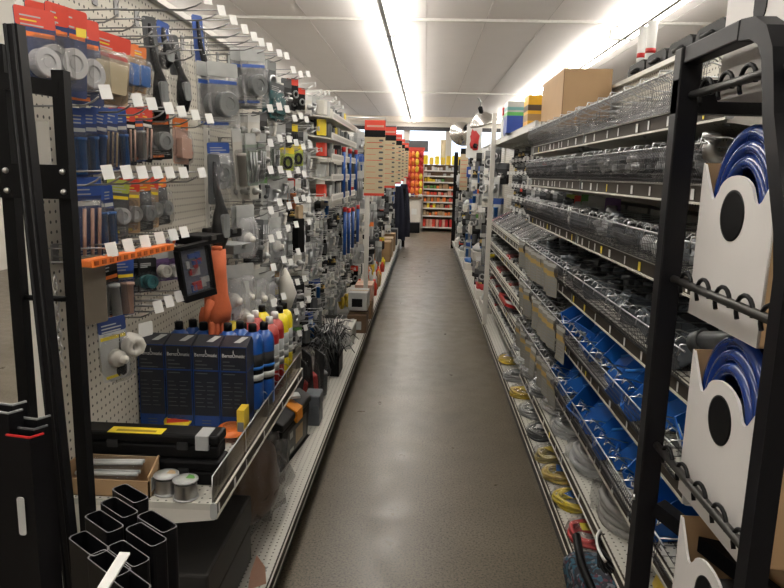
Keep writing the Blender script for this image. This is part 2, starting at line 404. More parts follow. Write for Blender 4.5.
def pack(key,w,h,hdr,card,kind,pm,obj='product_pack',bag=False,cat='pack',stripe=None,film=None):
    """a carded pack facing +X, its hanging hole at the origin"""
    def mk():
        t=E_(obj,cat)
        c=B(); c.rb(-.001,-w/2,-h,.001,w/2,.012,.006,'x'); 
        c.rb(.001,-w/2,-h*.17,.0016,w/2,.0118,.006,'x',1)
        for q in range(3): c.box(.0016,-w*.38,-h*(.03+q*.055)-.003,.0021,w*U(.0,.36),-h*(.03+q*.055),3+(q==1))
        for q in range(4): c.box(.001,-w*.42,-h*(.84+q*.035),.0014,w*U(-.1,.4),-h*(.84+q*.035)+.002,3)
        if stripe: c.box(.001,-w*.45,-h*.29,.0017,w*.45,-h*.23,2); c.box(.001,-w*.4,-h*.95,.0017,w*.1,-h*.9,2)
        part(t,'card',c,[card,hdr,stripe or TAG,PALE,YEL if hdr in(RED,ORG) else PALE])
        part(t,kind if kind in('disc','ring','bottle','tube','knob','valve') else 'contents',prod(B(),kind,w,h,0),pm)
        if bag: part(t,'film',B().blob((.008,0,-h*.6),(.026,w*.52,h*.42),hash(key)%50,.12,2.,7,flat=.35),film or BAG)
        else: part(t,'blister',B().rb(.002,-w*.42,-h*.93,.034,w*.42,-h*.3,.014,'x'),film or CLR)
        return t
    _mk[key]=mk; return key
_mk={}
def farpack(key,w,h,hdr,card,kind,pm,obj='hanging_pack',cat='pack',n=2):
    def mk():
        b=B()
        for q in range(n):
            s=len(b.v); b.rb(-.001,-w/2,-h,.001,w/2,.012,.006,'x',0,1); b.box(.001,-w/2,-h*.22,.0018,w/2,.01,1); prod(b,kind,w,h,2)
            b.xf(Matrix.Translation((-.035*q,U(-.006,.006),0)),s)
        return tag(part(None,obj,b,[card,hdr,pm]),'',cat)
    _mk[key]=mk; return key
# catalogue of near packs
pack('redwhite',.095,.165,RED,NAVY,'disc',TAPE,'tape_pack',stripe=ORG)
pack('beigepouch',.13,.15,RED,TAN,'box',BEIGE,'tape_pouch',bag=True,stripe=RED)
pack('orangeblue',.055,.12,ORG,KRAFT,'box',BLUEP,'blue_roll_pack',bag=True)
pack('bluetube',.05,.15,BLUE,NAVY,'tube',BLUEP,'blue_tube_pack',stripe=PALE)
pack('bluebrush',.055,.15,BLUE,NAVY,'stick',TAN,'brush_pack',stripe=PALE)
pack('redtube',.055,.14,RED,NAVY,'tube',LGREY,'red_header_pack',stripe=ORG)
pack('redbrush',.06,.145,RED,BLKP,'stick',PINK,'red_header_pack',stripe=TAG)
pack('reddark',.085,.15,RED,BLKP,'disc',GREY,'red_header_pack',stripe=ORG)
pack('bigblue',.095,.20,BLUE,NAVY,'stick',PINK,'brush_set_pack',bag=True,stripe=PALE)
pack('yeldisc',.07,.14,LIME,DGREY,'disc',LGREY,'wire_solder_pack',stripe=YEL)
pack('reddisc',.07,.14,RED,KRAFT,'disc',STEEL,'wire_solder_pack',stripe=YEL)
pack('greydisc',.07,.14,ORG,CHAR,'disc',GREY,'wire_solder_pack',bag=True)
pack('blacktool',.06,.16,CHAR,BLKP,'tube',LGREY,'black_tool_pack',stripe=ORG)
pack('navytool',.075,.15,BLUE,NAVY,'tube',PINK,'navy_tool_pack',stripe=YEL)
pack('greenroll',.06,.09,CHAR,BLKP,'disc',TEAL,'green_spool_pack')
pack('whiteroll',.06,.085,PALE,PURP,'disc',WHITE,'white_tape_pack')
pack('navywhite',.08,.15,NAVY,PALE,'knob',WHITE,'filter_pack',bag=True,stripe=YEL)
pack('pinkbag',.08,.14,ORG,PINK,'box',PINK,'pink_pouch',bag=True)
pack('resp',.13,.21,PALE,HAZE,'disc',GREY,'respirator_pack',stripe=BLUE)
pack('tealpack',.1,.15,DGREY,TEAL,'box',TEAL,'teal_pack',bag=True)
pack('greencard',.07,.2,PALE,mat('grey_green_card',(.22,.27,.22),.5),'stick',CHROME,'drain_part_pack',stripe=GREY)
pack('greycard',.075,.22,PALE,mat('warm_grey_card',(.42,.4,.36),.6),'tube',mat('warm_grey_card2',(.4,.38,.34),.6),'supply_tube_card')
pack('clearwhite',.1,.2,PALE,LGREY,'knob',WHITE,'white_part_pack',bag=True,film=HAZE)
pack('cleargrey',.09,.17,PALE,GREY,'elbow',CHROME,'chrome_part_pack',bag=True)
pack('darkpack',.08,.17,DGREY,CHAR,'valve',GREY,'dark_part_pack',bag=True)
pack('yellowgreen',.1,.1,YEL,LIME,'ring',BLKP,'yellow_pack')
pack('orangecap',.06,.14,PALE,LGREY,'tube',ORG,'orange_cap_pack',bag=True)
pack('bluedisc',.1,.15,BLUE,LGREY,'disc',GREY,'grey_disc_pack',bag=True)
def HP(key,px,py,X,lab,yaw=-20,n=1,dx=.022,sc=None,grp=None,roll=0):
    p=aX(px,py,X)
    for k in range(n):
        l=lab
        put(key,_mk[key],(p.x-k*dx,p.y+k*.004,p.z-k*.002),l,grp or (lab if n>1 else None),rot=(math.radians(roll+U(-6,6)),math.radians(U(-3,2)),math.radians(yaw+U(-4,4))),sc=sc)
    return p
HOOKN=0
def hook(key,x,y,z,lab,s=1):
    global HOOKN; HOOKN+=1
    mk={'h15':mk_hook(.178),'h15n':mk_hook(.178,False),'h25':mk_hook(.26),'far':mk_hook_far}[key]
    put(key,mk,(x,y,z),lab,lab,rz=0 if s>0 else math.pi)
XF=PEGX_L+.012
# hooks of the near panel: (row height, hook positions along the panel)
for rn,(z,ys) in {'top row':(1.84,[1.66,1.76,1.86,1.97,2.08,2.2]),'second row':(1.635,[1.54,1.71,1.80,1.92,2.02,2.14,2.28]),'third row':(1.455,[1.53,1.63,1.72,1.82,1.91,2.02,2.19]),
    'fourth row':(1.275,[1.53,1.62,1.72,1.82,1.92,2.01]),'fifth row':(1.085,[1.79,1.87,1.95,2.03])}.items():
    for y in ys: hook('h15' if rn!='top row' else 'h15n',XF,y,z,'grey wire peg hook %s, %s of the nearest left panel'%('without a tag' if rn=='top row' else 'with white tag','%s')%rn)
for y in (1.9,2.03,2.17,2.3,2.44,2.57,2.68): hook('h25',XF,y,1.955,'long wire peg hook with white tag on the uppermost row above the respirator packs')
X1=-.835
HP('redwhite',34,14,X1+.02,'red and navy tape pouch hanging farthest left on the top row',-25,sc=.95)
HP('redwhite',47,10,X1+.03,'red and navy tape pouch squeezed between two others on the top row',-28,sc=.98)
HP('redwhite',66,13,X1+.05,'red and navy tape pouch with a yellow sticker and large silver roll, top row',-30,sc=1.05)
HP('redwhite',80,24,X1+.04,'red and navy tape pouch with a wide white roll behind the sticker pouch',-25,sc=1.08)
p=aX(81,33,X1+.075); solo('price_sticker',B().box(0,-.012,-.009,.001,.012,.009),YTAG,'small bright yellow price sticker on a red tape pouch','sticker',p,-.5)
HP('beigepouch',107,38,X1+.06,'beige and red zigzag tape pouch beside the red pouches',-28,2)
HP('orangeblue',127,47,X1,'small orange-topped pack of blue rolls, left of its twin',-20); HP('orangeblue',139,50,X1,'small orange-topped pack of blue rolls, right of its twin',-20)
def mk_sprayer(h,blue=True):
    def mk():
        t=E_('handle_tool_pack','tool')
        b=B(); b.tube([(0,0,-.01),(.005,0,-h*.3),(.012,.008,-h*.5),(.014,.01,-h*.62),(.012,.004,-h*.85),(.01,0,-h)],.012,10,rs=[.006,.009,.012,.022,.024,.014]); part(t,'handle',b,BLKP)
        part(t,'grip_insert',B().rb(.024,-.009,-h*.86,.036,.018,-h*.6,.008,'x'),GREY)
        part(t,'card',B().rb(-.002,-.026,-h*.5,0,.026,.01,.008,'x'),BLUE if blue else DGREY)
        part(t,'film',B().blob((.01,0,-h*.55),(.03,.036,h*.5),3,.1,2,8),CLR)
        return t
    return mk
for px,py,h,bl,lab in ((149,20,.29,0,'black handled tool in clear wrap left of two similar handles'),(172,38,.23,0,'short black handled tool in clear wrap with grey inset'),(197,18,.31,1,'long black handled tool with a blue card, right of two similar handles'),(163,25,.13,1,'small blue-backed handled tool behind the others on the top row')):
    _mk['spr%s'%lab]=mk_sprayer(h,bl); HP('spr%s'%lab,px,py,X1,lab,-25)
for px,k in ((76,'bluetube'),(88,'bluetube'),(99,'bluetube'),(109,'bluebrush'),(118,'bluetube')): HP(k,px,113,X1,'navy and blue card with a %s on the second row'%('bright blue tube' if k=='bluetube' else 'bundle of tan bristles'),-22,2)
for px,k in ((126,'redbrush'),(135,'redtube'),(144,'redbrush')): HP(k,px,112,X1,'red-topped dark card with a %s on the second row'%('grey tube' if k=='redtube' else 'set of pale sticks'),-22,2,.03)
HP('reddark',157,110,X1,'red-topped black card with a grey disc at the end of the second row',-25,2,.03)
HP('pinkbag',180,122,X1,'pinkish translucent pouch above the black and red plunger',-20)
p=aX(186,153,X1); b=B(); b.lathe([(0,-.075),(.008,-.075),(.009,-.03),(.02,-.022),(.022,0),(.014,.012),(0,.012)],14,(0,0,0)); b.lathe([(.0225,-.006),(.0235,0),(.0225,.006)],14,(0,0,0),'z',1)
solo('plunger_tool',b,[BLKP,REDP],'small black and red plunger-shaped tool hanging below the pinkish pouch','tool',p)
HP('bigblue',86,182,X1,'wide blue bag holding a pinkish brush set, left end of the third row',-20)
for px in (97,105): HP('bluetube',px,190,X1,'navy card with a slim bright blue tube on the third row',-15,2)
HP('yeldisc',118,184,X1,'lime-topped pack with a silver coil on the third row',-28); HP('reddisc',129,183,X1,'red and tan pack with a silver coil on the third row',-25,2)
HP('greydisc',141,183,X1,'orange-topped dark pack with grey coil on the third row',-22,2); HP('reddisc',150,181,X1,'red and tan pack with a silver coil, second to last on the third row',-22); HP('greydisc',158,180,X1,'orange-topped dark pack with grey coil ending the third row',-20)
# orange clip strip
b=B(); b.rb(-.008,-.19,-.012,.02,.19,.006,.004,'x')
for k in range(12): b.box(.0205,-.18+k*.03,-.008,.022,-.165+k*.03,.002,1)
p=aX(130,253,-.74); solo('clip_strip',b,[ORG,mat('dark_orange',(.35,.07,.01),.5)],'long orange display strip lying across the hooks of the fourth row','strip',p,rz=-.12)
b=B(); b.rb(-.012,-.035,-.17,.012,.035,0,.004,'x'); p=aX(90,256,X1+.01)
solo('abrasive_cloth',b,mat('brown_abrasive',(.12,.1,.075),.95,bump=.5),'brown rectangular roll of abrasive cloth hanging at the left of the fourth row','cloth',p,-.35)
HP('blacktool',107,262,X1,'black card with a silver tube and orange stripe on the fourth row',-20,2); HP('navytool',123,262,X1,'navy card with a reddish tube beside the silver tube card',-20,2)
HP('greenroll',147,262,X1+.02,'small black pack with a green spool on the fourth row',-35,2)
for px,l in ((160,'left'),(170,'middle'),(181,'right')): HP('whiteroll',px,254,X1+.02,'white tape roll pack, %s of three on the fourth row'%l,-30,1)
b=B()
for k in range(8):
    a0,a1=math.pi*k/8,math.pi*(k+1)/8; b.add([(.0,.045*math.cos(a0),.05*math.sin(a0)),(.0,.045*math.cos(a1),.05*math.sin(a1)),(0,.025*math.cos(a1),.028*math.sin(a1)),(0,.025*math.cos(a0),.028*math.sin(a0)),(.004,.045*math.cos(a0),.05*math.sin(a0)),(.004,.045*math.cos(a1),.05*math.sin(a1)),(.004,.025*math.cos(a1),.028*math.sin(a1)),(.004,.025*math.cos(a0),.028*math.sin(a0))],[(0,1,2,3),(4,5,6,7),(0,1,5,4),(2,3,7,6)],k%3)
p=aX(172,252,X1+.03); solo('colour_label',b,[ORG,PALE,PURP],'arched colourful header card above the white tape rolls','card',p,-.5)
# tilted black framed case
t=thing('framed_case','black framed clear case of small parts tilted in front of the orange glove','case',aX(195,270,-.70),rot=(math.radians(8),0,math.radians(-38)))
b=B(); w,h=.048,.07
for q in ((-w-.008,-h,-w,h),(w,-h,w+.008,h)): b.rb(-.012,q[0],q[1],.016,q[2],q[3],.003,'x')
b.rb(-.012,-w-.008,h,.016,w+.008,h+.012,.003,'x'); b.rb(-.012,-w-.008,-h-.02,.016,w+.008,-h,.003,'x'); part(t,'frame',b,BLKP)
part(t,'clear_cover',B().box(.008,-w,-h,.010,w,h),CLR)
b=B(); b.box(-.01,-w,-h,-.006,w,h); 
for k in range(14): b.rb(-.006,U(-w,w-.03),U(-h,h-.03),.004,0,0,.002,'x',1) if 0 else b.box(-.006,(y:=U(-w,w-.03)),(z:=U(-h,h-.03)),.002,y+U(.01,.03),z+U(.01,.03),1+k%3)
part(t,'insert',b,[mat('slate_card',(.12,.13,.17),.5),REDP,PALE,BLUE])
for k,(px,py,w,h,c,l) in enumerate(((200,234,.12,.03,BLKP,'flat black tool box resting on the hooks left of the grey one'),(232,243,.13,.035,GREY,'flat grey plastic tool box resting on the hooks above the gloves'),(222,228,.1,.03,BLKP,'thin black tool case lying behind the grey box'))):
    t=thing('tool_box',l,'box',aX(px,py,-.72),rz=-.3); part(t,'body',B().rb(-.05,-w/2,-h,.05,w/2,0,.006,'x'),c,bev=.002); part(t,'latch',B().rb(.05,-.012,-.016,.054,.012,-.002,.002,'x'),CHROME)
HP('navywhite',212,252,X1+.03,'cream and navy card between the framed case and the grey box',-20,sc=.6)
# orange work gloves: cuff, palm and five fingers
def mk_glove():
    t=E_('work_glove','glove')
    b=B(); b.tube([(0,0,0),(.004,.002,-.08),(.006,.004,-.15),(.006,.004,-.2),(.005,.004,-.235)],.03,12,rs=[.036,.034,.036,.05,.045]); 
    for v in range(len(b.v)): b.v[v]=(b.v[v][0]*.45,b.v[v][1],b.v[v][2])
    for k,(y,L) in enumerate(((-.03,.06),(-.011,.075),(.009,.078),(.029,.062))):
        b.tube([(.0,y,-.22),(.004,y*1.12,-.24-L*.5),(.002,y*1.18,-.235-L)],.011,8,rs=[.012,.012,.008])
    b.tube([(0,-.03,-.165),(.004,-.052,-.19),(.006,-.06,-.225)],.012,8,rs=[.015,.013,.009]); part(t,'shell',b,GLOVE)
    part(t,'cuff_band',B().lathe([(.0165,0),(.018,.0),(.018,.012),(.0165,.012)],12),GLOVE)
    return t
put('glove',mk_glove,aX(217,250,-.7),'orange leather work glove hanging fingers down behind the framed case',rz=-.5,sc=1.05); put('glove',mk_glove,aX(209,262,-.76),'orange leather work glove partly hidden by its mate',rz=-.3,sc=1.0)
HP('navywhite',111,322,X1+.02,'navy and white bag with a ribbed white cap, lowest on the near pegboard',-25,sc=1.05)
b=B(); b.lathe([(0,0),(.03,0),(.034,.01),(.034,.03),(.028,.034),(.028,.05),(.012,.05),(.012,.03),(0,.03)],8,(0,0,0),'x'); solo('hex_nut_fitting',b,WHITE,'large white hexagonal plastic nut hanging beside the ribbed cap bag','fitting',aX(128,343,-.8),-.7)
b=B(); b.rb(0,-.025,-.04,.002,.025,0,.004,'x'); solo('price_card',b,TAG,'small white price card hanging above the hexagonal nut','card',aX(145,322,-.76),-.4)
b=B(); b.blob((0,0,0),(.012,.016,.02),5,.4,3,7); b.tube([(0,0,.015),(0,0,.09)],.0015,4); solo('rubber_stopper',b,BLKP,'small black knobby stopper on a thin wire under the nut','stopper',aX(121,367,-.8))
for px,py0,l in ((34,250,'rusty brown chain hanging beside the slotted upright'),(55,275,'grey metal chain hanging right of the leaning black pipe')):
    b=B(); p=aX(px,py0,-.88)
    for k in range(12):
        c=-.012-k*.019; ax=k%2; b.tube([((.006*math.cos(a) if ax else 0),(0 if ax else .006*math.cos(a)),c+.012*math.sin(a)) for a in [i*math.pi/4 for i in range(8)]],.0022,5,closed=True)
    solo('chain',b,mat('rusty_brown',(.1,.065,.05),.6,.3) if px<40 else STEEL,l,'chain',p)
# ---- respirators and bigger packs above
for px,py,l in ((222,66,'clear respirator pack with grey filters, left of two'),(252,52,'clear respirator pack with grey filters, right and larger of two')): HP('resp',px,py,-.72,l,-32,2,.04,grp='respirator packs '+l[-15:])
HP('tealpack',277,86,-.7,'dark teal pack with hook-shaped tool, right of the respirators',-25,2,.03)
HP('bluedisc',218,146,-.74,'clear pack with round grey disc and blue card, below the respirators',-30)
_mk['sprlow']=mk_sprayer(.25,0); HP('sprlow',214,158,-.72,'long black tool in clear wrap below the grey disc pack',-20,sc=1.25)
HP('greycard',236,132,-.74,'long pale grey card beside the dark green strips',-15)
for px,l in ((250,'dark green card with chrome parts nearest the pale grey card'),(262,'green-grey card with chrome parts in the middle of three'),(275,'green-grey card with chrome parts nearest the yellow packs')): HP('greencard',px,136,-.72,l,-20,2,.03)
HP('yellowgreen',287,150,-.7,'yellow and lime pack, left of its twin above the orange caps',-30); HP('yellowgreen',297,147,-.7,'yellow and lime pack, right of its twin above the orange caps',-30)
HP('orangecap',291,183,-.7,'clear pack with an orange capped tube at mid height',-20,2)
HP('clearwhite',245,208,-.72,'clear shiny bag of small grey parts under the chrome part cards',-25,2); HP('darkpack',257,222,-.7,'dark grey pack with round valve below the shiny bag',-25,2)
HP('clearwhite',275,220,-.7,'pale boxed part in clear bag beside the dark valve pack',-20); HP('reddisc',276,248,-.7,'small red and silver pack below the pale boxed part',-25)
b=B(); b.rb(-.012,-.022,-.07,.012,.022,0,.01,'x',0); b.rb(-.02,-.03,-.25,.014,.03,-.07,.008,'x',1); solo('tan_black_brush',b,[TAN,BLKP],'tan handled black brush hanging tall beside the white scoop','brush',aX(299,205,-.66),-.4)
b=B(); b.tube([(0,0,0),(.0,.0,-.05),(.01,.01,-.13),(.006,.012,-.2)],.03,12,rs=[.006,.03,.045,.02]); solo('plastic_scoop',b,WHITE,'white teardrop shaped plastic scoop hanging above the coloured gas bottles','scoop',aX(285,268,-.68),-.4)
for k,(px,py) in enumerate(((233,268),(246,266),(258,270),(268,274),(240,285),(254,290))): HP('clearwhite',px,py,-.72,'milky clear bag with white fitting hanging behind the gas bottles',-25,1,grp='milky bags behind the gas bottles')
# ---- dense run of small hooks and packs
KR=random.Random(11)
G=[('clear_grey',.07,.13,PALE,LGREY,'elbow',CHROME),('dark',.08,.14,DGREY,CHAR,'valve',STEEL),('white',.06,.1,TAG,WHITE,'knob',PALE),('blue',.07,.15,BLUE,PALE,'tube',BLUEP),('grey_long',.05,.2,PALE,GREY,'stick',CHROME),('brass',.06,.1,PALE,CHAR,'valve',mat('brass',(.5,.35,.12),.3,1.)),
 ('green',.06,.13,GRN,PALE,'elbow',DGREY),('black',.06,.18,CHAR,BLKP,'box',DGREY),('orange',.05,.12,ORG,PALE,'bottle',LGREY),('red',.06,.13,RED,BLKP,'ring',GREY),('yellow',.05,.12,YEL,CHAR,'stick',BLKP),('white_pipe',.05,.12,TAG,LGREY,'elbow',WHITE),('chrome_ring',.07,.12,GREY,DGREY,'ring',CHROME)]
WT=[11,5,8,1,10,2,1,3,1,.6,.6,5,2]
for g in G: farpack('f_'+g[0],*g[1:],obj=g[0].replace('clear_','').replace('_long','')+'_hanging_pack')
ROWS=[(1.965,'top'),(1.74,'second'),(1.60,'third'),(1.46,'fourth'),(1.32,'fifth'),(1.18,'sixth'),(1.04,'seventh'),(.90,'eighth'),(.76,'ninth'),(.60,'tenth')]
for ri,(z,rn) in enumerate(ROWS):
    y=2.82 if z>1.1 else 2.86
    while y<(4.2 if z>1.33 and z<1.9 else 5.4 if z>1.9 else 5.0):
        dz=KR.uniform(-.02,.02); hook('h25' if y<3.8 else 'far',XF,y,z+dz,'wire hook with white tag in the %s row of the crowded left panels'%rn)
        g=KR.choices(G,WT)[0]
        n=KR.choice((1,1,2,2))
        if z<.7 and y<4.2: n=1
        for k in range(n):
            put('f_'+g[0],_mk['f_'+g[0]],(XF+.20-k*.05,y,z+dz-.004),'%s card pack on the %s row of the crowded left panels'%(g[0].replace('_',' '),rn),'%s packs on the %s row of the crowded left panels'%(g[0].replace('_',' '),rn),rz=math.radians(KR.uniform(-45,-10)),sc=KR.uniform(.85,1.1))
        y+=KR.uniform(.15,.22)
# white angled trays high on the wall
for k,(y,z,l) in enumerate(((4.3,1.83,'highest white sloping tray on the left wall'),(4.3,1.70,'second white sloping tray down on the left wall'),(4.3,1.57,'third white sloping tray down on the left wall'),(4.3,1.44,'fourth white sloping tray down on the left wall'),(4.3,1.31,'lowest white sloping tray on the left wall'))):
    t=thing('sloping_tray',l,'shelf',(0,y,z)); b=B(); b.prism([(XF,.05),(XF,.04),(-.6,0),(-.6,.045),(-.605,.045),(-.61,.01)],'y',0,1.5); part(t,'tray',b,WHITE)
    b=B(); b.box(-.5995,.04,.012,-.598,1.4,.034); part(t,'label_strip',b,mat('faded_label',(.45,.43,.4),.6))
    for q in range(11):
        c=KR.choice((WHITE,GREY,DGREY,DGREY,PALE,GREY,YEL,RED) if q%4==0 else (WHITE,GREY,DGREY,PALE)); bb=B().rb(-.03,-.03,0,.03,.03,KR.uniform(.05,.1),.01,'z'); solo('small_carton',bb,c,'small boxed part standing in the %s'%l,'box',(-.68+.0,y+.07+q*.13,z+.028),KR.uniform(-.2,.2),'small boxes in the '+l)
for z in (1.2,1.04,.88,.72,.56):
    y=5.1
    while y<6.4:
        g=KR.choices(G,WT)[0]; rn='%.0f centimetre'%(z*100)
        hook('far',XF,y,z,'far wire hook with white tag below the sloping trays')
        put('f_'+g[0],_mk['f_'+g[0]],(XF+.22,y,z),'%s card pack hanging below the sloping trays'%g[0].replace('_',' '),'%s packs below the sloping trays'%g[0].replace('_',' '),rz=math.radians(KR.uniform(-50,-20)),sc=1.1); y+=.2
# blue tube tools with red caps hanging in two tiers
for k,(px,py,h) in enumerate(((344,147,.36),(350,149,.36),(356,150,.34),(345,207,.36),(349,208,.36),(353,207,.34),(358,205,.33))):
    p=aX(px,py,-.6); b=B(); b.tube([(0,0,0),(0,0,-h)],.014,8,0); b.tube([(0,0,0),(0,0,-.035)],.016,8,1); b.tube([(0,0,-h),(0,0,-h-.05)],.01,6,2)
    solo('caulk_tool',b,[BLUEC,REDP,LGREY],'blue tube tool with red cap hanging in the %s tier'%('upper' if k<3 else 'lower'),'tube',p,group='blue tube tools in the %s tier'%('upper' if k<3 else 'lower'))
# ---- charts hanging over the aisle edge
for k,(Y,x0,x1,yt,yb) in enumerate(((6.0,365,384,120,196),(7.9,383,395,127,188),(9.6,391,401,134,184),(11.2,396,404,139,181),(12.6,400,408,143,178))):
    a=aY(x0,yt,Y); b_=aY(x1,yb,Y); w=b_.x-a.x; h=a.z-b_.z
    t=thing('product_chart','%s tan hanging product chart with a red header'%['nearest','second','third','fourth','farthest'][k],'sign',((a.x+b_.x)/2,Y,b_.z))
    part(t,'board',B().rb(-w/2,-.006,0,w/2,.006,h*.86,.01,'y'),mat('tan_chart',(.5,.42,.27),.6,var=.05))
    part(t,'header',B().box(-w/2,-.008,h*.86,w/2,.008,h),RED)
    part(t,'black_band',B().box(-w/2,-.0085,h*.78,w/2,-.006,h*.87),BLKP)
    part(t,'header_lettering',B().box(-w*.4,-.009,h*.91,w*.42,-.008,h*.935),PINK)
    part(t,'footer',B().box(-w/2,-.0085,0,w/2,-.006,h*.035),RED)
    q=B(); r=B()
    for i in range(9):
        zz=h*(.08+i*.078)
        if i in (2,5,7,8): q.box(-w*.4,-.007,zz,w*.35,-.006,zz+h*.008)
        else: q.box(-w*.4,-.007,zz,w*.05,-.006,zz+h*.005)
        r.rb(w*.2,-.008,zz+h*.02,w*.42,-.006,zz+h*.045,.01,'y')
    part(t,'red_rules',q,RED); part(t,'printed_tools',r,DGREY)
    part(t,'hanging_arm',B().tube([(w*.5,0,h),(w*.5,0,h+.02),(PEGX_L-t.location.x,0,h+.02)],.006,6),CHROME)
# post carrying the first chart
solo('sign_post',B().box(-.02,-.02,0,.02,.02,1.36),WHITE,'slim white upright post below the nearest hanging chart','post',(-.52,6.02,.17))
# ---- far left run: packs with no parts
for z in (1.85,1.66,1.48,1.3,1.12,.94,.76,.58):
    y=6.5
    while y<13.5:
        g=KR.choices(G,[6,7,5,3,6,2,1,7,2,3,1,3,3])[0]
        put('f_'+g[0],_mk['f_'+g[0]],(KR.uniform(-.75,-.6),y,z+KR.uniform(-.03,.03)),'%s card pack hanging beyond the product charts'%g[0].replace('_',' '),'%s packs beyond the product charts'%g[0].replace('_',' '),rz=math.radians(KR.uniform(-70,-30)),sc=1.35); y+=KR.uniform(.28,.5)
# dark aprons at the far end
for k,(px,py) in enumerate(((399,186),(404,184))):
    p=aY(px,py,13.6+k*.4); b=B()
    pr=[(-.14,0),(-.08,.04),(.0,.02),(.08,.05),(.14,0)]
    vs=[];N=9
    for i in range(N):
        u=-1+2*i/(N-1)
        for zz,wd in ((0,.07),(-.3,.12),(-.75,.15),(-1.1,.15)): vs.append((u*wd,.025*math.sin(u*9)+.02*math.sin(zz*5),zz))
    fs=[(i*4+j,i*4+j+1,(i+1)*4+j+1,(i+1)*4+j) for i in range(N-1) for j in range(3)]
    n=len(vs); vs+=[(x,y+.02,z) for x,y,z in vs]; fs+=[tuple(q+n for q in f) for f in fs]; b.add(vs,fs,0,True)
    solo('hanging_garment',b,mat('navy_cloth',(.012,.014,.03),.9),('dark navy garment hanging at the far left end of the aisle','dark navy garment hanging behind the first at the far left')[k],'clothing',p)

for k,(x0,x1,y0,y1,l) in enumerate(((36,51,121,166,'wide pale grey card hanging in the rack at the near left corner'),(24,33,93,150,'narrow pale card behind the leaning black pipe'))):
    a=aY(x0,y0,1.31); b_=aY(x1,y1,1.31); solo('blank_card',B().box(0,0,b_.z-a.z,b_.x-a.x,.003,0),WHITE,l,'card',a)
# ================================================================ left shelf: torch cartons, gas bottles, cases
BX=mat('near_black_carton',(.012,.014,.022),.35); BXB=mat('royal_blue_print',(.006,.04,.19),.35); PRN=mat('dim_print',(.09,.1,.1),.5)
_txt={}
def text(parent,name,s,size,loc,rot,m,ext=.0003,sx=1.):
    c=bpy.data.curves.new(name,'FONT'); c.body=s; c.size=size; c.extrude=ext; c.align_x='CENTER'; c.materials.append(m); c.resolution_u=2
    o=bpy.data.objects.new(name,c); COL.objects.link(o); bpy.context.view_layer.update(); me=bpy.data.meshes.new_from_object(o.evaluated_get(bpy.context.evaluated_depsgraph_get())); bpy.data.objects.remove(o); bpy.data.curves.remove(c); me.materials.clear(); me.materials.append(m); o=bpy.data.objects.new(name,me); COL.objects.link(o); o.parent=parent; o.location=loc; o.rotation_euler=rot; o.scale=(sx,1,1); return o
def mk_carton():
    t=E_('torch_carton','carton'); w,h,d=.087,.31,.085
    b=B(); b.box(-w/2,0,0,w/2,d,h*.93); b.add([(-w/2,0,h*.93),(w/2,0,h*.93),(w/2,d*.8,h),(-w/2,d*.8,h),(-w/2,d,h*.93),(w/2,d,h*.93)],[(0,1,2,3),(3,2,5,4),(0,3,4),(1,5,2)],0)
    part(t,'box',b,BX)
    q=B(); q.box(-w/2,-.0006,0,w/2,0,.05); q.box(-w/2,-.0006,h*.655,w/2,0,h*.67); q.box(-w/2,-.0006,h*.92,w/2,0,h*.93); q.box(-w/2,-.0006,0,-w/2+.002,0,h*.92); q.box(w/2-.002,-.0006,0,w/2,0,h*.92); q.box(w/2,0,0,w/2+.0006,d,.05); q.box(w/2,0,h*.655,w/2+.0006,d,h*.67)
    part(t,'blue_print',q,BXB)
    q=B()
    for zz,x0,x1 in ((.76,-.4,-.15),(.72,-.4,.05),(.68,-.4,.25),(.625,-.4,.05)): q.box(w*x0,-.0008,h*zz,w*x1,-.0004,h*zz+.003)
    for col in (-.42,.02):
        for i in range(7): q.box(w*col,-.0008,h*(.53-i*.045),w*(col+U(.2,.38)),-.0004,h*(.53-i*.045)+.0022)
    for i in range(3): q.box(-w*.2,-.0009,.012+i*.01,w*.15,-.0005,.0145+i*.01)
    part(t,'small_print',q,PRN)
    q=B(); q.add([(-w*.05,d*.25,h*.953),(w*.2,d*.25,h*.953),(w*.42,d*.65,h*.99),(w*.17,d*.65,h*.99)],[(0,1,2,3)]); q.xf(Matrix.Translation((0,-.0,.0018))); part(t,'white_flash',q,PALE)
    text(t,'lettering','BernzOmatic',.0165,(0,-.0006,h*.815),(math.pi/2,0,0),TAG,sx=.85)
    q=B(); q.prism([(-.0015,h*.86),(.0015,h*.86),(0,h*.895)],'y',-.0012,-.0004); part(t,'flame_mark',q,TAG)
    return t
Z1=.645
for k in range(4): put('carton',mk_carton,(-.878+k*.091,2.06,Z1),'black and blue torch kit carton, %s of four in a row'%['first from the left','second from the left','third from the left','fourth from the left'][k])
def mk_bottle(body,cap,top,h=.27,r=.036,nm='gas_bottle'):
    def mk():
        t=E_(nm,'bottle')
        b=B(); b.lathe([(0,0),(r*.9,0),(r,.008),(r,h-.045),(r*.97,h-.035)],20); part(t,'cylinder',b,body)
        b=B(); b.lathe([(r*1.0,h-.05),(r*.98,h-.035),(r*.8,h-.015),(r*.4,h-.002),(.012,h)],20); part(t,'shoulder',b,top)
        b=B(); b.lathe([(0,0),(.0145,0),(.0145,.022),(.012,.027),(0,.027)],14,(0,0,h-.002)); part(t,'cap',b,cap)
        b=B(); b.lathe([(r*1.008,h*.35),(r*1.008,h*.72)],20); b.lathe([(r*1.014,h*.38),(r*1.014,h*.46)],20,mi=1); b.lathe([(r*1.014,h*.52),(r*1.014,h*.56)],20,mi=2); part(t,'label',b,[BLKP if top is BLUEC else GREY,PALE,BLUEP if top is BLUEC else PALE])
        return t
    return mk
YB=mat('yellow_can_paint',(.8,.65,.02),.3,coat=.4); RB=mat('red_can_paint',(.3,.015,.015),.3,coat=.4); RBT=mat('faded_red_can_paint',(.42,.07,.06),.35)
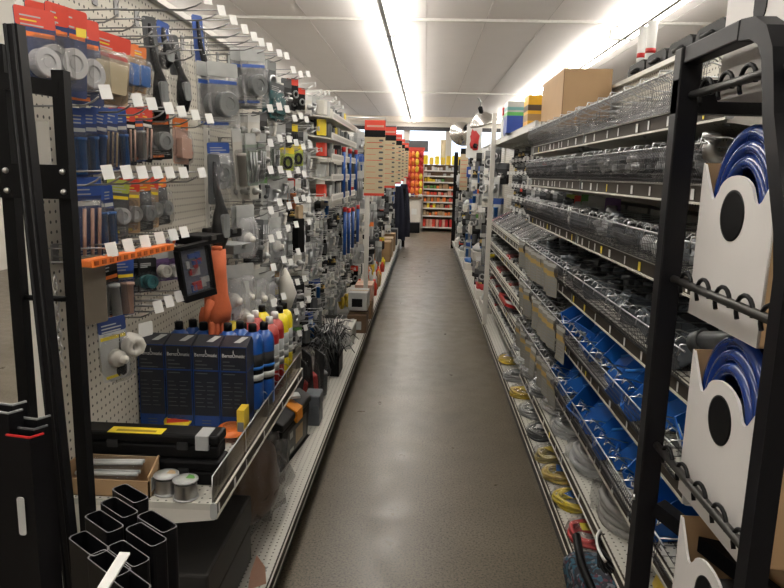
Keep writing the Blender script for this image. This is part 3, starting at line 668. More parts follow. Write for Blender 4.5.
bt={'blue':mk_bottle(BLUEC,BLKP,BLUEC,.272),'yellow':mk_bottle(YB,BLKP,YB,.282),'red':mk_bottle(RB,TAG,RBT,.28)}
for k,x in enumerate((-.83,-.745,-.66,-.575)):
    for j,y in enumerate((2.19,2.27)):
        put('b_blue',bt['blue'],(x+.02*j,y,Z1+.04-.01*j),'blue gas bottle with black cap standing behind the torch cartons','blue gas bottles behind the cartons')
for k,(x,y) in enumerate(((-.575,2.35),(-.655,2.36))): put('b_blue',bt['blue'],(x,y,Z1+.002),'blue gas bottle with black cap in front of the red bottles','blue gas bottles by the shelf front')
for k,(x,y) in enumerate(((-.575,2.44),(-.65,2.45),(-.575,2.53),(-.655,2.54))): put('b_red',bt['red'],(x,y,Z1+.004),'dark red gas bottle with a white cap behind the blue ones','red gas bottles')
for k,(x,y) in enumerate(((-.575,2.62),(-.65,2.63),(-.73,2.46),(-.8,2.5),(-.575,2.7))): put('b_yellow',bt['yellow'],(x,y,Z1+.006),'yellow gas bottle with a black cap behind the red ones','yellow gas bottles')
b=B(); b.box(-.012,0,0,.012,.42,.004)
for k in range(7):
    for zz in (.03,.06,.09): b.tube([(-.09,.0+k*.07,zz),(.0,.0+k*.07,zz),(.006,.0+k*.07,zz-.008)],.0018,4)
solo('wire_bottle_rack',b,CHROME,'low chrome wire rack between the gas bottles and the shelf fence','rack',(-.535,2.2,Z1+.002))
# long black cases
def case(nm,lab,x0,x1,y0,y1,z0,z1):
    t=thing(nm,lab,'case',((x0+x1)/2,(y0+y1)/2,z0)); w,d,h=(x1-x0)/2,(y1-y0)/2,z1-z0
    part(t,'body',B().box(-w,-d,0,w,d,h*.55),BLKP,bev=.006); part(t,'lid',B().box(-w-.003,-d-.003,h*.57,w+.003,d+.003,h),BLKP,bev=.008)
    for x in (-w*.5,w*.5): part(t,'latch',B().rb(x-.015,-d-.008,h*.4,x+.015,-d-.003,h*.7,.003,'y'),CHAR)
    return t
c2=case('long_tool_case','lower long black tool case of two stacked on the shelf',-.928,-.535,1.672,1.75,Z1,Z1+.072)
c1=case('long_tool_case','upper long black tool case with a yellow label on its lid',-.928,-.54,1.68,1.75,Z1+.073,Z1+.142)
part(c1,'yellow_label',B().box(-.11,-.04,.069,.04,.0,.0702),YEL); part(c1,'label_print',B().box(-.09,-.03,.0702,.02,-.018,.0706),mat('brown_print',(.3,.2,.02),.6)); part(c1,'silver_label',B().box(.135,-.046,.03,.17,.02,.0705),LGREY)
# open cardboard tray with bagged tubes
t=thing('cardboard_tray','open kraft cardboard tray filled with bagged glass tubes','box',(-.81,1.623,Z1)); w,d,h=.115,.036,.085
b=B(); b.box(-w,-d,0,w,d,.004); b.box(-w,-d,0,w,-d+.004,h*.55); b.box(-w,d-.004,0,w,d,h); b.box(-w,-d,0,-w+.004,d,h*.9); b.add([(w-.004,-d,0),(w,-d,0),(w,d,0),(w-.004,d,0),(w-.004,-d,h*.7),(w,-d,h*.7),(w,d,h*1.05),(w-.004,d,h*1.05)],[(0,1,2,3),(4,5,6,7),(0,1,5,4),(1,2,6,5),(2,3,7,6),(3,0,4,7)]); part(t,'tray',b,KRAFT)
part(t,'white_label',B().box(w,-d*.7,h*.15,w+.001,d*.5,h*.6),PALE)
for k in range(9):
    solo('glass_tube_pack',B().tube([(-.09,0,0),(.08,.0,.006)],.0055,8),[CLR,PALE][k%2],'%s bagged tube lying in the open kraft tray'%('clear','pale')[k%2],'tube',(-.81,1.596+k*.0065,Z1+.045+.006*(k%3)+k*.003),U(-.04,.04),'%s tubes in the kraft tray'%('clear','pale')[k%2])
b=B(); b.box(-.09,-.05,0,.09,.0,.075); solo('cardboard_box',b,KRAFTD,'small closed cardboard box left of the open kraft tray','box',(-.9,1.52,Z1+.0))if 0 else None
# solder spools
def mk_spool(top):
    def mk():
        t=E_('solder_spool','spool'); r=.033
        b=B(); pr=[(r*.93,.003)]
        for k in range(11): z=.003+k*.0038; pr+=[(r*.86,z),(r*.9,z+.0019)]
        b.lathe(pr,24); part(t,'wire_winding',b,STEEL)
        for z in (0,.048): part(t,'flange',B().lathe([(0,z),(r,z),(r,z+.004),(0,z+.004)],24),LGREY)
        b=B(); b.lathe([(.008,.0522),(.026,.0522),(.026,.0527),(.008,.0527)],24); b.add([(math.cos(a)*.024,math.sin(a)*.024,.053) for a in [i*.3 for i in range(6)]]+[(0,0,.053)],[(0,1,2,3,4,5,6)],1); part(t,'top_label',b,[PALE,top])
        return t
    return mk
for (px,py,c,l) in ((167,492,TAN,'silver solder spool with a tan and white label, left of two'),(186,497,GRN,'silver solder spool with a green and white label, right of two')):
    p=aZ(px,py,Z1+.002); o=mk_spool(c)(); o.location=p; o['label']=l
# gaudy ovals
for px,py,c1_,l in ((178,421,RED,'yellow and red blister pack lying left, in front of the torch cartons'),(231,430,ORG,'orange and white blister pack lying right, in front of the torch cartons')):
    t=thing('blister_pack',l,'pack',aZ(px,py,Z1+.03)+Vector((0,.0,0)),rot=(.25,0,.3)); part(t,'card',B().lathe([(0,0),(.045,0),(.045,.003),(0,.003)],20),YEL if c1_ is RED else ORG); part(t,'printed_band',B().box(-.035,-.012,.003,.035,.01,.0042),c1_); part(t,'blister',B().blob((0,.01,.008),(.025,.018,.012),1,.1),CLR)
t=thing('small_box','small yellow and grey carton against the right end of the cases','box',(-.565,2.02,Z1)) ; part(t,'box',B().box(-.012,-.03,0,.012,.03,.1),YELP); part(t,'label',B().box(-.01,-.031,.02,.01,-.03,.06),GREY)
# ================================================================ base deck of the left run
ZD=.17
cs=case('equipment_case','large dark grey equipment case on the base deck under the shelf',-.9,-.56,1.62,2.08,ZD,ZD+.24)
for ch in cs.children: ch.data.materials[0]=mat('case_graphite',(.028,.027,.026),.55)
# brown item in clear bag
t=thing('bagged_float','brown rubber float wrapped in a clear plastic bag, left of the orange-latched toolbox','bag',(-.63,2.36,ZD+.005)); part(t,'contents',B().blob((0,0,.16),(.1,.17,.16),4,.12,1.5,12),mat('dark_brown_rubber',(.16,.085,.04),.35)); part(t,'film',B().blob((0,0,.17),(.135,.22,.185),8,.2,3.5,22),WRAP)
t=thing('paper_card','crumpled pinkish paper card standing at the base deck edge','card',aZ(257,588,ZD)+Vector((0,0,.0)),rot=(.3,0,.5)); part(t,'sheet',B().prism([(-.03,0),(.03,.01),(.02,.09),(-.01,.15),(-.025,.08)],'y',0,.002),PINK); part(t,'folded_flap',B().prism([(-.03,0),(.0,.02),(.03,.08),(-.01,.1)],'y',.004,.006),PALE)
# orange latch toolbox
def toolbox(lab,loc,w,L,h,rz=0):
    t=thing('toolbox',lab,'toolbox',loc,rz)
    b=B(); b.add([(-w,-L,0),(w*.92,-L,0),(w*.92,L,0),(-w,L,0),(-w,-L,h*.72),(w,-L,h*.72),(w,L,h*.72),(-w,L,h*.72)],[(0,1,2,3),(4,5,6,7),(0,1,5,4),(1,2,6,5),(2,3,7,6),(3,0,4,7)]); part(t,'body',b,BLKP,bev=.01)
    b=B(); b.prism([(-w-.006,h*.73),(w+.006,h*.73),(w+.006,h*.86),(w*.6,h),(-w*.6,h),(-w-.006,h*.86)],'y',-L-.006,L+.006); part(t,'lid',b,CHAR,bev=.008)
    part(t,'lid_tray_cover',B().prism([(-w*.45,h),(w*.45,h),(w*.38,h*1.03),(-w*.38,h*1.03)],'y',-L*.75,L*.75),DGREY)
    for s in (-1,):
        b=B(); b.prism([(w*.58,h*1.01),(w*.62,h*1.03),(w+.014,h*.88),(w+.016,h*.66),(w+.008,h*.66)],'y',-L*.2,L*.2); part(t,'latch',b,mat('orange_latch',(.8,.27,.01),.4),label='orange latch')
    b=B(); b.box(w*.96,-L*.6,h*.12,w*.965+.006,L*.7,h*.6); q=part(t,'label',b,mat('label_dark',(.03,.028,.03),.4))
    b=B(); b.box(w*.985,-L*.1,h*.2,w*.985+.004,L*.4,h*.5); b.box(w*.985,-L*.5,h*.42,w*.985+.004,-L*.3,h*.54,1); b.box(w*.985,-L*.5,h*.15,w*.985+.004,-L*.25,h*.22,1); part(q,'label_picture',b,[TAN,PALE])
    b=B(); b.tube([(0,-L*.5,h),(0,-L*.5,h*1.08),(0,L*.5,h*1.08),(0,L*.5,h)],.009,6); part(t,'handle',b,BLKP)
    return t
toolbox('black toolbox with a bright orange front latch on the left base deck',(-.712,3.0,ZD),.138,.215,.25,-.12)
t=case('grey_case','grey plastic case standing on end beyond the orange-latched toolbox',-.60,-.52,3.32,3.44,ZD,ZD+.17)
for ch in t.children: ch.data.materials[0]=mat('slate_plastic',(.1,.11,.125),.4)
# small dark pouches
for k,(x,y,z,h,c,l) in enumerate(((-.62,3.62,ZD+.0,.34,'a','dark clear-wrapped pack with a red lining standing beyond the grey case'),(-.6,3.75,ZD,.3,'b','upright smoky blister pack beside the shelf edge'),(-.7,3.55,ZD+.0,.3,'c','dark crumpled pack with red parts leaning at the back'))):
    t=thing('wrapped_tool_pack',l,'pack',(x,y,z),rot=(.1,.12*(k-1),.6)); part(t,'card',B().rb(-.003,-.06,0,.003,.06,h,.01,'x'),CHAR); part(t,'contents',B().rb(.003,-.04,h*.1,.04,.04,h*.6,.012,'x'),REDP if k!=1 else DGREY); part(t,'film',B().blob((.02,0,h*.48),(.04,.07,h*.5),k,.18,3,12),BAG)
b=B(); b.rb(-.05,-.03,0,.05,.03,.012,.006,'z'); solo('label_card',b,PALE,'pale cream card lying on the lid of the far toolbox','card',(-.62,3.02,ZD+.262),.4)
# bundle of metal strips in a black bin
t=thing('strip_bin','black box holding a wild bunch of thin grey metal strips','box',(-.60,4.3,ZD)); b=B(); b.box(-.07,-.1,0,.07,.1,.006); b.box(-.07,-.1,0,-.064,.1,.16); b.box(.064,-.1,0,.07,.1,.16); b.box(-.07,-.1,0,.07,-.094,.16); b.box(-.07,.094,0,.07,.1,.16); part(t,'bin',b,BLKP); part(t,'divider',B().box(-.004,-.094,0,.004,.094,.15),BLKP)
b=B()
for k in range(330):
    a=U(0,6.28); s=U(.08,.3); x,y=U(-.05,.05),U(-.08,.08); q=Vector((x,y,.04)); d=Vector((math.cos(a)*s*.7-.05,math.sin(a)*s*.9,U(.14,.3))); b.tube([q,q+d*.45+Vector((0,0,.09)),q+d*.8+Vector((0,0,.07)),q+d*1.1-Vector((0,0,.02))],.0032,4,k%3)
solo('strip_bundle',b,[STEEL,DGREY,CHAR],'dense bunch of thin grey metal strips fanning out of the black box','strips',(-.60,4.3,ZD+.0),kind='stuff')
t=thing('white_box','white cardboard box with wire handles beyond the metal strip bunch','box',(-.68,5.1,ZD)); part(t,'box',B().box(-.15,-.2,0,.15,.2,.14),PALE,bev=.003); part(t,'lid',B().box(-.152,-.202,.13,.152,.202,.145),WHITE); part(t,'handle',B().tube([(.05,-.1,.145),(.05,-.1,.2),(.05,.1,.2),(.05,.1,.145)],.003,5),CHROME)
for k in range(7):
    b=B(); b.tube([(.0,.05*math.cos(a),.05+.05*math.sin(a)) for a in [i*math.pi/6 for i in range(12)]],.016,7,closed=True); solo('yellow_coil',b,YELP,'yellow plastic coil in the heap on the left base deck','coil',(-.66+U(-.08,.1),5.75+k*.07,ZD+.1+U(0,.09)),U(-.6,.6),'yellow coils on the base deck')
solo('coil_tray',B().box(-.16,-.3,0,.16,.3,.1),GREY,'grey tray carrying the heap of yellow coils','tray',(-.68,5.95,ZD))
for k,(y,z,c,l) in enumerate(((5.55,ZD,BROWN,'dark brown carton nearest on the base deck edge'),(5.62,ZD+.18,PALE,'white-topped carton stacked on the dark brown one'),(6.1,ZD+.0,KRAFTD,'brown carton behind the dark brown one'),(6.15,ZD+.16,PINK,'pinkish carton topmost of the edge stack'))):
    t=thing('carton',l,'box',(-.54,y,z)); part(t,'box',B().box(-.08,-.13,0,.08,.13,.15),c,bev=.002); part(t,'label',B().box(-.05,-.1315,.03,.04,-.13,.1),PALE if c is not PALE else BLKP); part(t,'seal_tape',B().box(-.081,-.02,.1495,.081,.02,.151),TAN)
for k in range(26):
    b=B(); h=U(.12,.22); b.lathe([(0,0),(.03,0),(.032,h*.7),(.014,h*.85),(.014,h),(0,h)],10); c=KR.choice((ORG,YEL,RED,KRAFT,TAG))
    solo('small_bottle',b,[c],'small %s bottle on the far left base deck'%{ORG:'orange',YEL:'yellow',RED:'red',KRAFT:'brown',TAG:'white'}[c],'bottle',(U(-.72,-.52),7.2+k*.1,ZD),0,'%s bottles on the far left base deck'%{ORG:'orange',YEL:'yellow',RED:'red',KRAFT:'brown',TAG:'white'}[c])
for k,(y,c) in enumerate(((10.2,KRAFT),(10.8,TAN),(11.6,KRAFT),(12.6,DGREY))): solo('carton',B().box(-.12,-.18,0,.12,.18,.3),c,'%s carton on the far left base deck'%['brown','tan','larger brown','dark grey'][k],'box',(-.62,y,ZD),0,bev=.004)
# ================================================================ near left rack
Yr=1.28
t=thing('trim_rack','black steel end rack at the near left corner','rack',(-.75,Yr,0)); ox=.75
pL=aY(9,160,Yr).x+.75; pR=aY(66,160,Yr).x+.75; tp=1.66
for x,zt in ((pL,1.72),(pR,1.675)): part(t,'post',B().bar((x,0,0),(x,0,zt),.026,.024),BLK)
part(t,'top_bar',B().bar((pL,0,1.655),(pR,0,1.64),.028,.03),BLK)
g=part(t,'gusset_plate',B().box(pL-.01,-.022,1.435,pR+.016,-.016,1.5),BLK)
for x in (pL+.006,pR+.004):
    for z in (1.449,1.487): part(g,'bolt',B().lathe([(0,-.027),(.0045,-.027),(.006,-.022),(0,-.022)],10,(x,0,z),'y'),STEEL)
part(t,'cross_rod',B().tube([(pL,0,1.235),(pR,0,1.235)],.006,8),BLK); part(t,'base_bar',B().bar((pL-.05,0,.03),(pR,0,.03),.03,.05),BLK)
# leaning pipe
a=aY(14,25,1.17); b_=aY(60,460,1.17); d=(b_-a); foot=a+d*((a.z-.0)/-d.z)
b=B(); b.tube([a,foot],.0,4,0,sm=False,sq=(.0125,.0125))
for o_ in (-.008,.006): b.tube([a+Vector((o_,-.0125,0)),foot+Vector((o_,-.0125,0))],.0025,5)
solo('leaning_pipe',b,BLKV,'tall ribbed black pipe leaning against the near left rack','pipe')
# trim profiles
def mk_trim(edge):
    def mk():
        t=E_('trim_profile','trim'); P=[(-.028,-.012),(.016,-.02),(.028,.0),(.025,.001),(.0145,-.0165),(-.027,-.009)]
        part(t,'profile',B().prism(P,'z',0,.985),BLKV); part(t,'cut_edge',B().prism([(x*1.0,y) for x,y in P],'z',.985,.9875),edge); return t
    return mk
for k,(px,py,Y,e,l) in enumerate(((10,400,1.0,GREY,'black trim channel with a grey cut edge at the far left'),(6,408,.98,GREY,'black trim channel just in front of the far left one'),(34,414,1.0,GREY,'black trim channel with grey edge, backmost of three beside the leaning pipe'),(31,424,.985,DGREY,'black trim channel in the middle of three beside the leaning pipe'),(27,432,.97,REDP,'black trim channel with a red cut edge in front of the others'))):
    _mk['trim%d'%k]=mk_trim(e); p=aY(px,py,Y); o=put('tr%d'%k,_mk['trim%d'%k],(p.x,p.y,0),l,sc=(1,1,p.z/.9875))
    if k==4: part(o,'grey_sticker',B().rb(-.012,-.0215,.0,.0,-.0205,.06,.004,'y'),PALE,loc=(-.0,0,(aY(24,528,.97).z)/(p.z/.9875)))
# downspout bundle
def mk_down():
    t=E_('downspout','pipe'); w,d=.05,.0185; h=.8
    def ring(w,d,r=.009):
        P=[]
        for cx,cy,st in ((w-r,d-r,0),(-w+r,d-r,90),(-w+r,-d+r,180),(w-r,-d+r,270)):
            for k in range(4): a=math.radians(st+30*k); P.append((cx+r*math.cos(a),cy+r*math.sin(a)))
        return [(x,y+(.002*math.sin(x/w*4)) ) for x,y in P]
    o=ring(w,d); i=ring(w-.0022,d-.0022); n=len(o); b=B()
    vs=[(x,y,0) for x,y in o]+[(x,y,h) for x,y in o]+[(x,y,h) for x,y in i]+[(x,y,0) for x,y in i]
    fs=[]; ms=[]
    for k in range(n):
        j=(k+1)%n; fs+=[(k,j,n+j,n+k)]; fs+=[(2*n+k,2*n+j,3*n+j,3*n+k)]
    b.add(vs,fs,0); b.add([vs[q] for q in range(n,3*n)],[(k,(k+1)%n,n+(k+1)%n,n+k) for k in range(n)],1)
    part(t,'pipe_wall',b,[BLKV,mat('grey_rim',(.13,.13,.135),.4)]); part(t,'base_band',B().prism([(x*1.02,y*1.02) for x,y in o],'z',.0,.04),BLKV)  # top rim coloured a lighter grey than the black pipe wall
    return t
cs_=[(130,493),(119,507),(104,521),(157,521),(146,534),(89,543),(128,553),(109,563),(128,580)]
wd=['topmost','second in the left row','third in the left row','upper right','right middle','lower left','centre front','low left front','nearest']
for k,(px,py) in enumerate(cs_):
    p=aZ(px,py,.80); put('down',mk_down,(p.x,p.y,0),'black rectangular downspout pipe standing in the bundle, %s'%wd[k],rz=math.radians(-36))
p=aZ(125,553,.86); q=aZ(96,600,.84); b=B(); b.tube([p,p+(q-p)*1.4+Vector((0,0,-.0))],0,4,sm=False,sq=(.009,.002)); solo('white_strip',b,TAG,'flat white plastic strip sticking out of the downspout bundle','strip')
# ================================================================ right run: shelves and wire baskets
LV=[(.33,'second-lowest'),(.55,'third-lowest'),(.787,'fourth-lowest'),(1.005,'fourth from top'),(1.237,'third from top'),(1.442,'second from top'),(1.615,'topmost')]
XB=PEGX_R-.012; XL=.60
sec=('near','next')
bk=PEGX_R-.012
def shelf_R(key,y,z,lab,seed,L=1.22,dens=.1,yel=.12,lip=XL):
    k='sR%s'%seed
    if k not in _mk: _mk[k]=mk_shelf(1,-(XB),-lip,L,taglist=tags(seed,L,dens,0,yel))
    o=put(k,_mk[k],(0,y+L,z+.047),lab,rz=math.pi); return o
for li,(z,nm) in enumerate(LV):
    for si,y in enumerate(RY[:2]):
        shelf_R('',y,z,'white metal shelf with tagged price rail, %s on the right, %s section'%(nm,('nearest','second')[si]),100+li*2+si,dens=.085 if li!=0 else .15)
def mk_basket(big=False):
    def mk():
        t=E_('wire_basket','basket'); L=1.2; D=.36; H=.1
        pr=[(-.004,0),(.020,.012),(.034,.036),(.034,.062),(.026,.085)]; H=.085
        f=B()
        for k in range(97):
            y=.006+k*.01225; f.tube([(x,y,z) for x,z in pr],.0009,3,sm=False,caps=False)
        for k in range(9):
            u=k/8*(len(pr)-1); i=min(int(u),len(pr)-2); v=u-i; x=pr[i][0]*(1-v)+pr[i+1][0]*v; z=pr[i][1]*(1-v)+pr[i+1][1]*v
            f.tube([(x,0,z),(x,L,z)],.0009,3,sm=False)
        part(t,'front_grid',f,DWIRE)
        f=B(); f.tube([(pr[-1][0],0,H),(pr[-1][0],L,H)],.0026,6); f.tube([(pr[0][0],0,0),(pr[0][0],L,0)],.002,5); [f.tube([(-.02,.03+q*.06-.012,H+.001),(.004,.03+q*.06-.01,H+.016),(.012,.03+q*.06,H+.002),(.004,.03+q*.06+.01,H+.016),(-.02,.03+q*.06+.012,H+.001)],.002,4) for q in range(19)]; part(t,'rim_wire',f,CHROME)
        f=B()
        for k in range(12): f.tube([(-D+k*.033,0,0),(-D+k*.033,L,0)],.0012,3,sm=False)
        for k in range(25): f.tube([(-D,k*.05,.001),(0,k*.05,.001)],.0012,3,sm=False)
        for k in range(9):
            y=.01+k*L/8.15
            for q in range(9): f.tube([(-D+.04+q*.034,y,0),(-D+.04+q*.034,y,.082)],.0009,3,sm=False)
            for z in (.02,.04,.06): f.tube([(-D,y,z),(-.01,y,z)],.0009,3,sm=False)
        part(t,'floor_grid',f,DWIRE)
        for k in range(9):
            y=.01+k*L/8.15; f=B(); f.tube([(-D,y,0),(-D,y,.08),(-.06,y,.085),(-.02,y,H+.012),(pr[-1][0]+.006,y,H+.012),(pr[-1][0]+.01,y,H-.012)],.002,5)
            part(t,'divider',f,CHROME)
        return t
    return mk
bkm={0:mk_basket(),1:mk_basket(True)}
for li,(z,nm) in enumerate(LV):
    if li==0: continue
    for si,y in enumerate(RY[:2]):
        put('bk%d'%(li==6),bkm[int(li==6)],(XL-.008,y+1.21,z+.049),'long chrome wire basket with dividers on the %s right shelf, %s section'%(nm,('nearest','second')[si]),rz=math.pi)
# fittings
def fit_elbow():
    b=B(); b.tube([(0,0,.018),(.03,0,.018),(.045,0,.022),(.05,0,.035),(.05,0,.06)],.016,10); b.lathe([(.0,0),(.02,0),(.02,.014),(.0,.014)],12,(-.004,0,.018),'x'); b.lathe([(0,0),(.02,0),(.02,.014),(.015,.014),(.015,.004),(0,.004)],12,(.05,0,.052)); return b
def fit_tee():
    b=B(); b.tube([(-.04,0,.018),(.04,0,.018)],.015,10); b.tube([(0,0,.018),(0,.035,.018)],.015,10)
    for x in (-.042,.03): b.lathe([(0,0),(.019,0),(.019,.012),(0,.012)],12,(x,0,.018),'x')
    b.lathe([(0,0),(.019,0),(.019,.012),(0,.012)],12,(0,.026,.018),'y'); return b
def fit_coup():
    b=B(); b.lathe([(.013,0),(.02,0),(.02,.02),(.018,.022),(.018,.03),(.02,.032),(.02,.05),(.013,.05),(.013,0)],14); return b
def fit_box():
    b=B(); b.box(-.028,-.045,0,.028,.045,.003)
    for q in ((-.028,-.045,.028,-.042),(-.028,.042,.028,.045),(-.028,-.045,-.025,.045),(.025,-.045,.028,.045)): b.box(q[0],q[1],0,q[2],q[3],.05)
    b.lathe([(0,0),(.012,0),(.012,.008),(0,.008)],10,(0,-.053,.025),'y'); return b
FT={'elbow':fit_elbow,'tee':fit_tee,'coupling':fit_coup,'outlet':fit_box}
FC={'grey':mat('conduit_grey',(.16,.17,.18),.45),'dark grey':DGREY,'pale grey':LGREY,'zinc':STEEL,'slate':mat('slate_grey_plastic',(.1,.115,.13),.4)}
def fitting(kind,col,loc,where,rot=None,sc=1.):
    key='ft_%s_%s'%(kind,col)
    nm={'elbow':'pipe_elbow','tee':'pipe_tee','coupling':'pipe_coupling','outlet':'outlet_box'}[kind]
    l='%s %s in the wire basket %s'%(col,nm.replace('_',' '),where)
    if key not in _mk: _mk[key]=lambda: tag(part(None,nm,FT[kind](),FC[col]),'','outlet box' if kind=='outlet' else 'pipe fitting')
    return put(key,_mk[key],loc,l,l,rot=rot or (U(-.5,.5),U(-.5,.5),U(0,6.28)),sc=sc)
def bag_of(key,col,n,film,dims,bagname='fitting_bag'):
    def mk():
        t=E_(bagname,'bag'); b=B()
        for q in range(n):
            s=len(b.v); r=fit_coup() if q%2 else fit_tee(); 
            k0=len(b.v); b.v+=r.v; b.f+=[tuple(i+k0 for i in f) for f in r.f]; b.mi+=r.mi; b.sm+=r.sm
            b.xf(Matrix.Translation((U(-.5,.5)*dims[0],U(-.5,.5)*dims[1],dims[2]*U(.2,1)))@Matrix.Rotation(U(0,6),4,'X')@Matrix.Rotation(U(0,6),4,'Z')@Matrix.Scale(.7,4),k0)
        part(t,'contents',b,col,kind='stuff'); part(t,'film',B().blob((0,0,dims[2]*.75),dims,hash(key)%31,.22,3.4,12),film); return t
    _mk[key]=mk
random.seed(5)
bag_of('bag_grey',GREY,7,BFILM,(.07,.06,.065)); bag_of('bag_pale',GREY,6,HAZE,(.075,.065,.07)); bag_of('bag_dark',GREY,6,BFILM,(.07,.06,.055)); bag_of('bag_zinc',STEEL,8,BAG,(.08,.06,.06))
# blue bins
def mk_bin():
    t=E_('parts_bin','bin'); w,d,h=.048,.08,.075
    b=B()
    def wall(P,ax,a,c): b.prism(P,ax,a,c)
    b.box(-d,-w,0,d,w,.003); b.box(-d,-w,0,-d+.003,w,h)
    for y in (-w,w-.003): b.prism([(-d,0),(d,0),(d+.012,h*.45),(d*.5,h),(-d,h)],'y',y,y+.003)
    b.prism([(d,0),(d+.003,0),(d+.015,h*.45),(d+.012,h*.45)],'y',-w,w)
    part(t,'tub',b,mat('blue_bin_plastic',(.008,.1,.4),.4))
    b=B(); b.tube([(d*.5,-w-.002,h),(-d-.002,-w-.002,h),(-d-.002,w+.002,h),(d*.5,w+.002,h)],.0035,6); part(t,'rim',b,mat('blue_rim_plastic',(.015,.15,.5),.4))
    b=B(); b.box(d+.008,-w*.5,.008,d+.0095,w*.5,.03); part(t,'label',b,TAG,rot=(0,.0,0)); 
    b=B(); [b.box(d+.0095,-w*.4+i*.005,.012,d+.0098,-w*.4+i*.005+.0025,.022) for i in range(7)]; part(t,'barcode',b,BLKP)
    return t
_mk['bin']=mk_bin
KR=random.Random(23)
for li,(z,nm) in enumerate(LV[1:],1):
    z0=z+.054
    for si,Y in enumerate(RY[:2]):
        for k in range(8):
            yc=Y+.07+k*.147+ .01; 
            for j in range(2):
                xc=.66+j*.12+KR.uniform(-.01,.02); where='on the %s right shelf'%nm
                if li==6:
                    key=KR.choice(('bag_pale','bag_zinc','bag_grey')); put(key,_mk[key],(xc+.08,yc,z0+KR.uniform(-.02,.005)),'clear bag of grey fittings heaped in the topmost wire basket','bags of fittings in the topmost basket',rz=KR.uniform(0,6),sc=KR.uniform(.7,.9))
                elif li==5:
                    key=KR.choice(('bag_grey','bag_grey','bag_dark','bag_zinc')); put(key,_mk[key],(xc+.08,yc,z0-.005),'clear bag of grey fittings in the wire basket second from the top','bags of fittings in the second basket down',rz=KR.uniform(0,6),sc=KR.uniform(.7,.9)); fitting(KR.choice(('elbow','tee','coupling')),KR.choice(('pale grey','zinc','grey')),(xc-.0,yc+.05,z0+.03),where)
                elif li==4:
                    if j==0:
                        fitting(KR.choice(('elbow','tee','coupling')),KR.choice(('grey','slate','pale grey','dark grey')),(xc,yc,z0+.01),where,sc=1.2); fitting('outlet','slate',(xc+.03,yc-.04,z0+.01),where,rot=(0,0,KR.uniform(0,3)))
                elif li==3:
                    fitting(KR.choice(('elbow','tee','outlet')),KR.choice(('slate','grey','dark grey')),(xc,yc-.03,z0+.01),where,sc=1.25); fitting(KR.choice(('tee','coupling','elbow')),'slate',(xc+.03,yc+.03,z0+.02),where,sc=1.2)
                elif (li==2 and (si==0 or k<1)) or (li==1 and (si==0 or k<2)):
                    if j==0: put('bin',_mk['bin'],(xc+.05,yc,z0+KR.uniform(.02,.06)),'blue plastic parts bin with a small white label, %s right shelf'%nm,'blue parts bins on the %s right shelf'%nm,rot=(KR.uniform(-.2,.2),KR.uniform(-.25,.35),math.pi+KR.uniform(-.7,.7)),sc=KR.uniform(1.2,1.45))
                    else: put('bin',_mk['bin'],(xc+.06,yc,z0+KR.uniform(.03,.09)),'blue plastic parts bin with a small white label, %s right shelf'%nm,'blue parts bins on the %s right shelf'%nm,rot=(KR.uniform(-.2,.2),KR.uniform(-.3,.4),math.pi+KR.uniform(-.5,.5)),sc=1.35)
                else:
                    fitting(KR.choice(('elbow','outlet','tee')),KR.choice(('slate','dark grey','grey')),(xc,yc,z0+.01),where,sc=1.25)
                    key='bag_dark'; put(key,_mk[key],(xc+.04,yc+.02,z0+.01),'dark bag of fittings in the wire basket on the %s right shelf'%nm,'dark bags on the %s right shelf'%nm,rz=KR.uniform(0,6),sc=.9)
# cartons at the back of the third-from-top shelf
for k in range(7):
    y=1.6+k*.3; t=put('ctn',lambda:(lambda t:(part(t,'box',B().box(-.06,-.13,0,.06,.13,.1),mat('cool_grey_carton',(.2,.2,.19),.5),bev=.002),part(t,'label',B().box(-.0612,-.08,.03,-.06,.03,.07),PALE),t)[2])(E_('small_carton','box')),(.93,y,1.237+.052),'grey carton with a pale label standing behind the third basket down','grey cartons behind the third basket down')
for k,(y,c,h) in enumerate(((3.5,RED,.12),(3.6,BLKP,.1),(3.35,GRN,.13),(3.2,PALE,.13),(3.05,PALE,.12),(2.9,PURP,.13),(3.7,LIME,.12))):
    t=thing('hanging_bottle_pack','%s pack standing at the far end behind the third basket down'%{id(RED):'red',id(BLKP):'black',id(GRN):'green',id(PALE):'white',id(PURP):'purple',id(LIME):'lime'}[id(c)],'pack',(.8,y,1.29),rz=.9); part(t,'card',B().rb(-.002,-.035,0,0,.035,h,.006,'x'),c); part(t,'body',B().rb(-.022,-.022,.01,-.003,.022,h*.75,.008,'x'),LGREY)
    if k in(3,4): t['group']='white packs behind the third basket down'
# header cards
def mk_hcard():
    t=E_('header_card','card'); part(t,'card',B().rb(0,-.044,-.135,.002,.044,0,.004,'x'),mat('greyish_card',(.24,.23,.2),.5))
    part(t,'gold_band',B().box(.002,-.044,-.055,.0026,.044,-.035),mat('ochre_print',(.42,.28,.08),.5)); q=B(); 
    for i in range(5): q.box(.002,-.03,-.125+i*.013,.0025,.03,-.12+i*.013)
    part(t,'small_print',q,GREY); part(t,'top_strip',B().box(.002,-.044,-.018,.0027,.044,-.004),PALE); return t
_mk['hcard']=mk_hcard
for z,y0,y1,nm in ((1.005,2.85,3.8,'fourth from top'),(.787,2.6,3.8,'fourth-lowest'),(.55,2.75,3.8,'third-lowest')):
    y=y0
    while y<y1:
        put('hcard',_mk['hcard'],(XL-.044,y,z+.132+KR.uniform(-.004,.006)),'grey card with ochre band hanging on the basket front, %s right shelf'%nm,'header cards on the %s right shelf'%nm,rot=(0,KR.uniform(-.05,.12),math.pi+KR.uniform(.0,.35)),sc=1.08); y+=KR.choice((.115,.115,.12,.2))
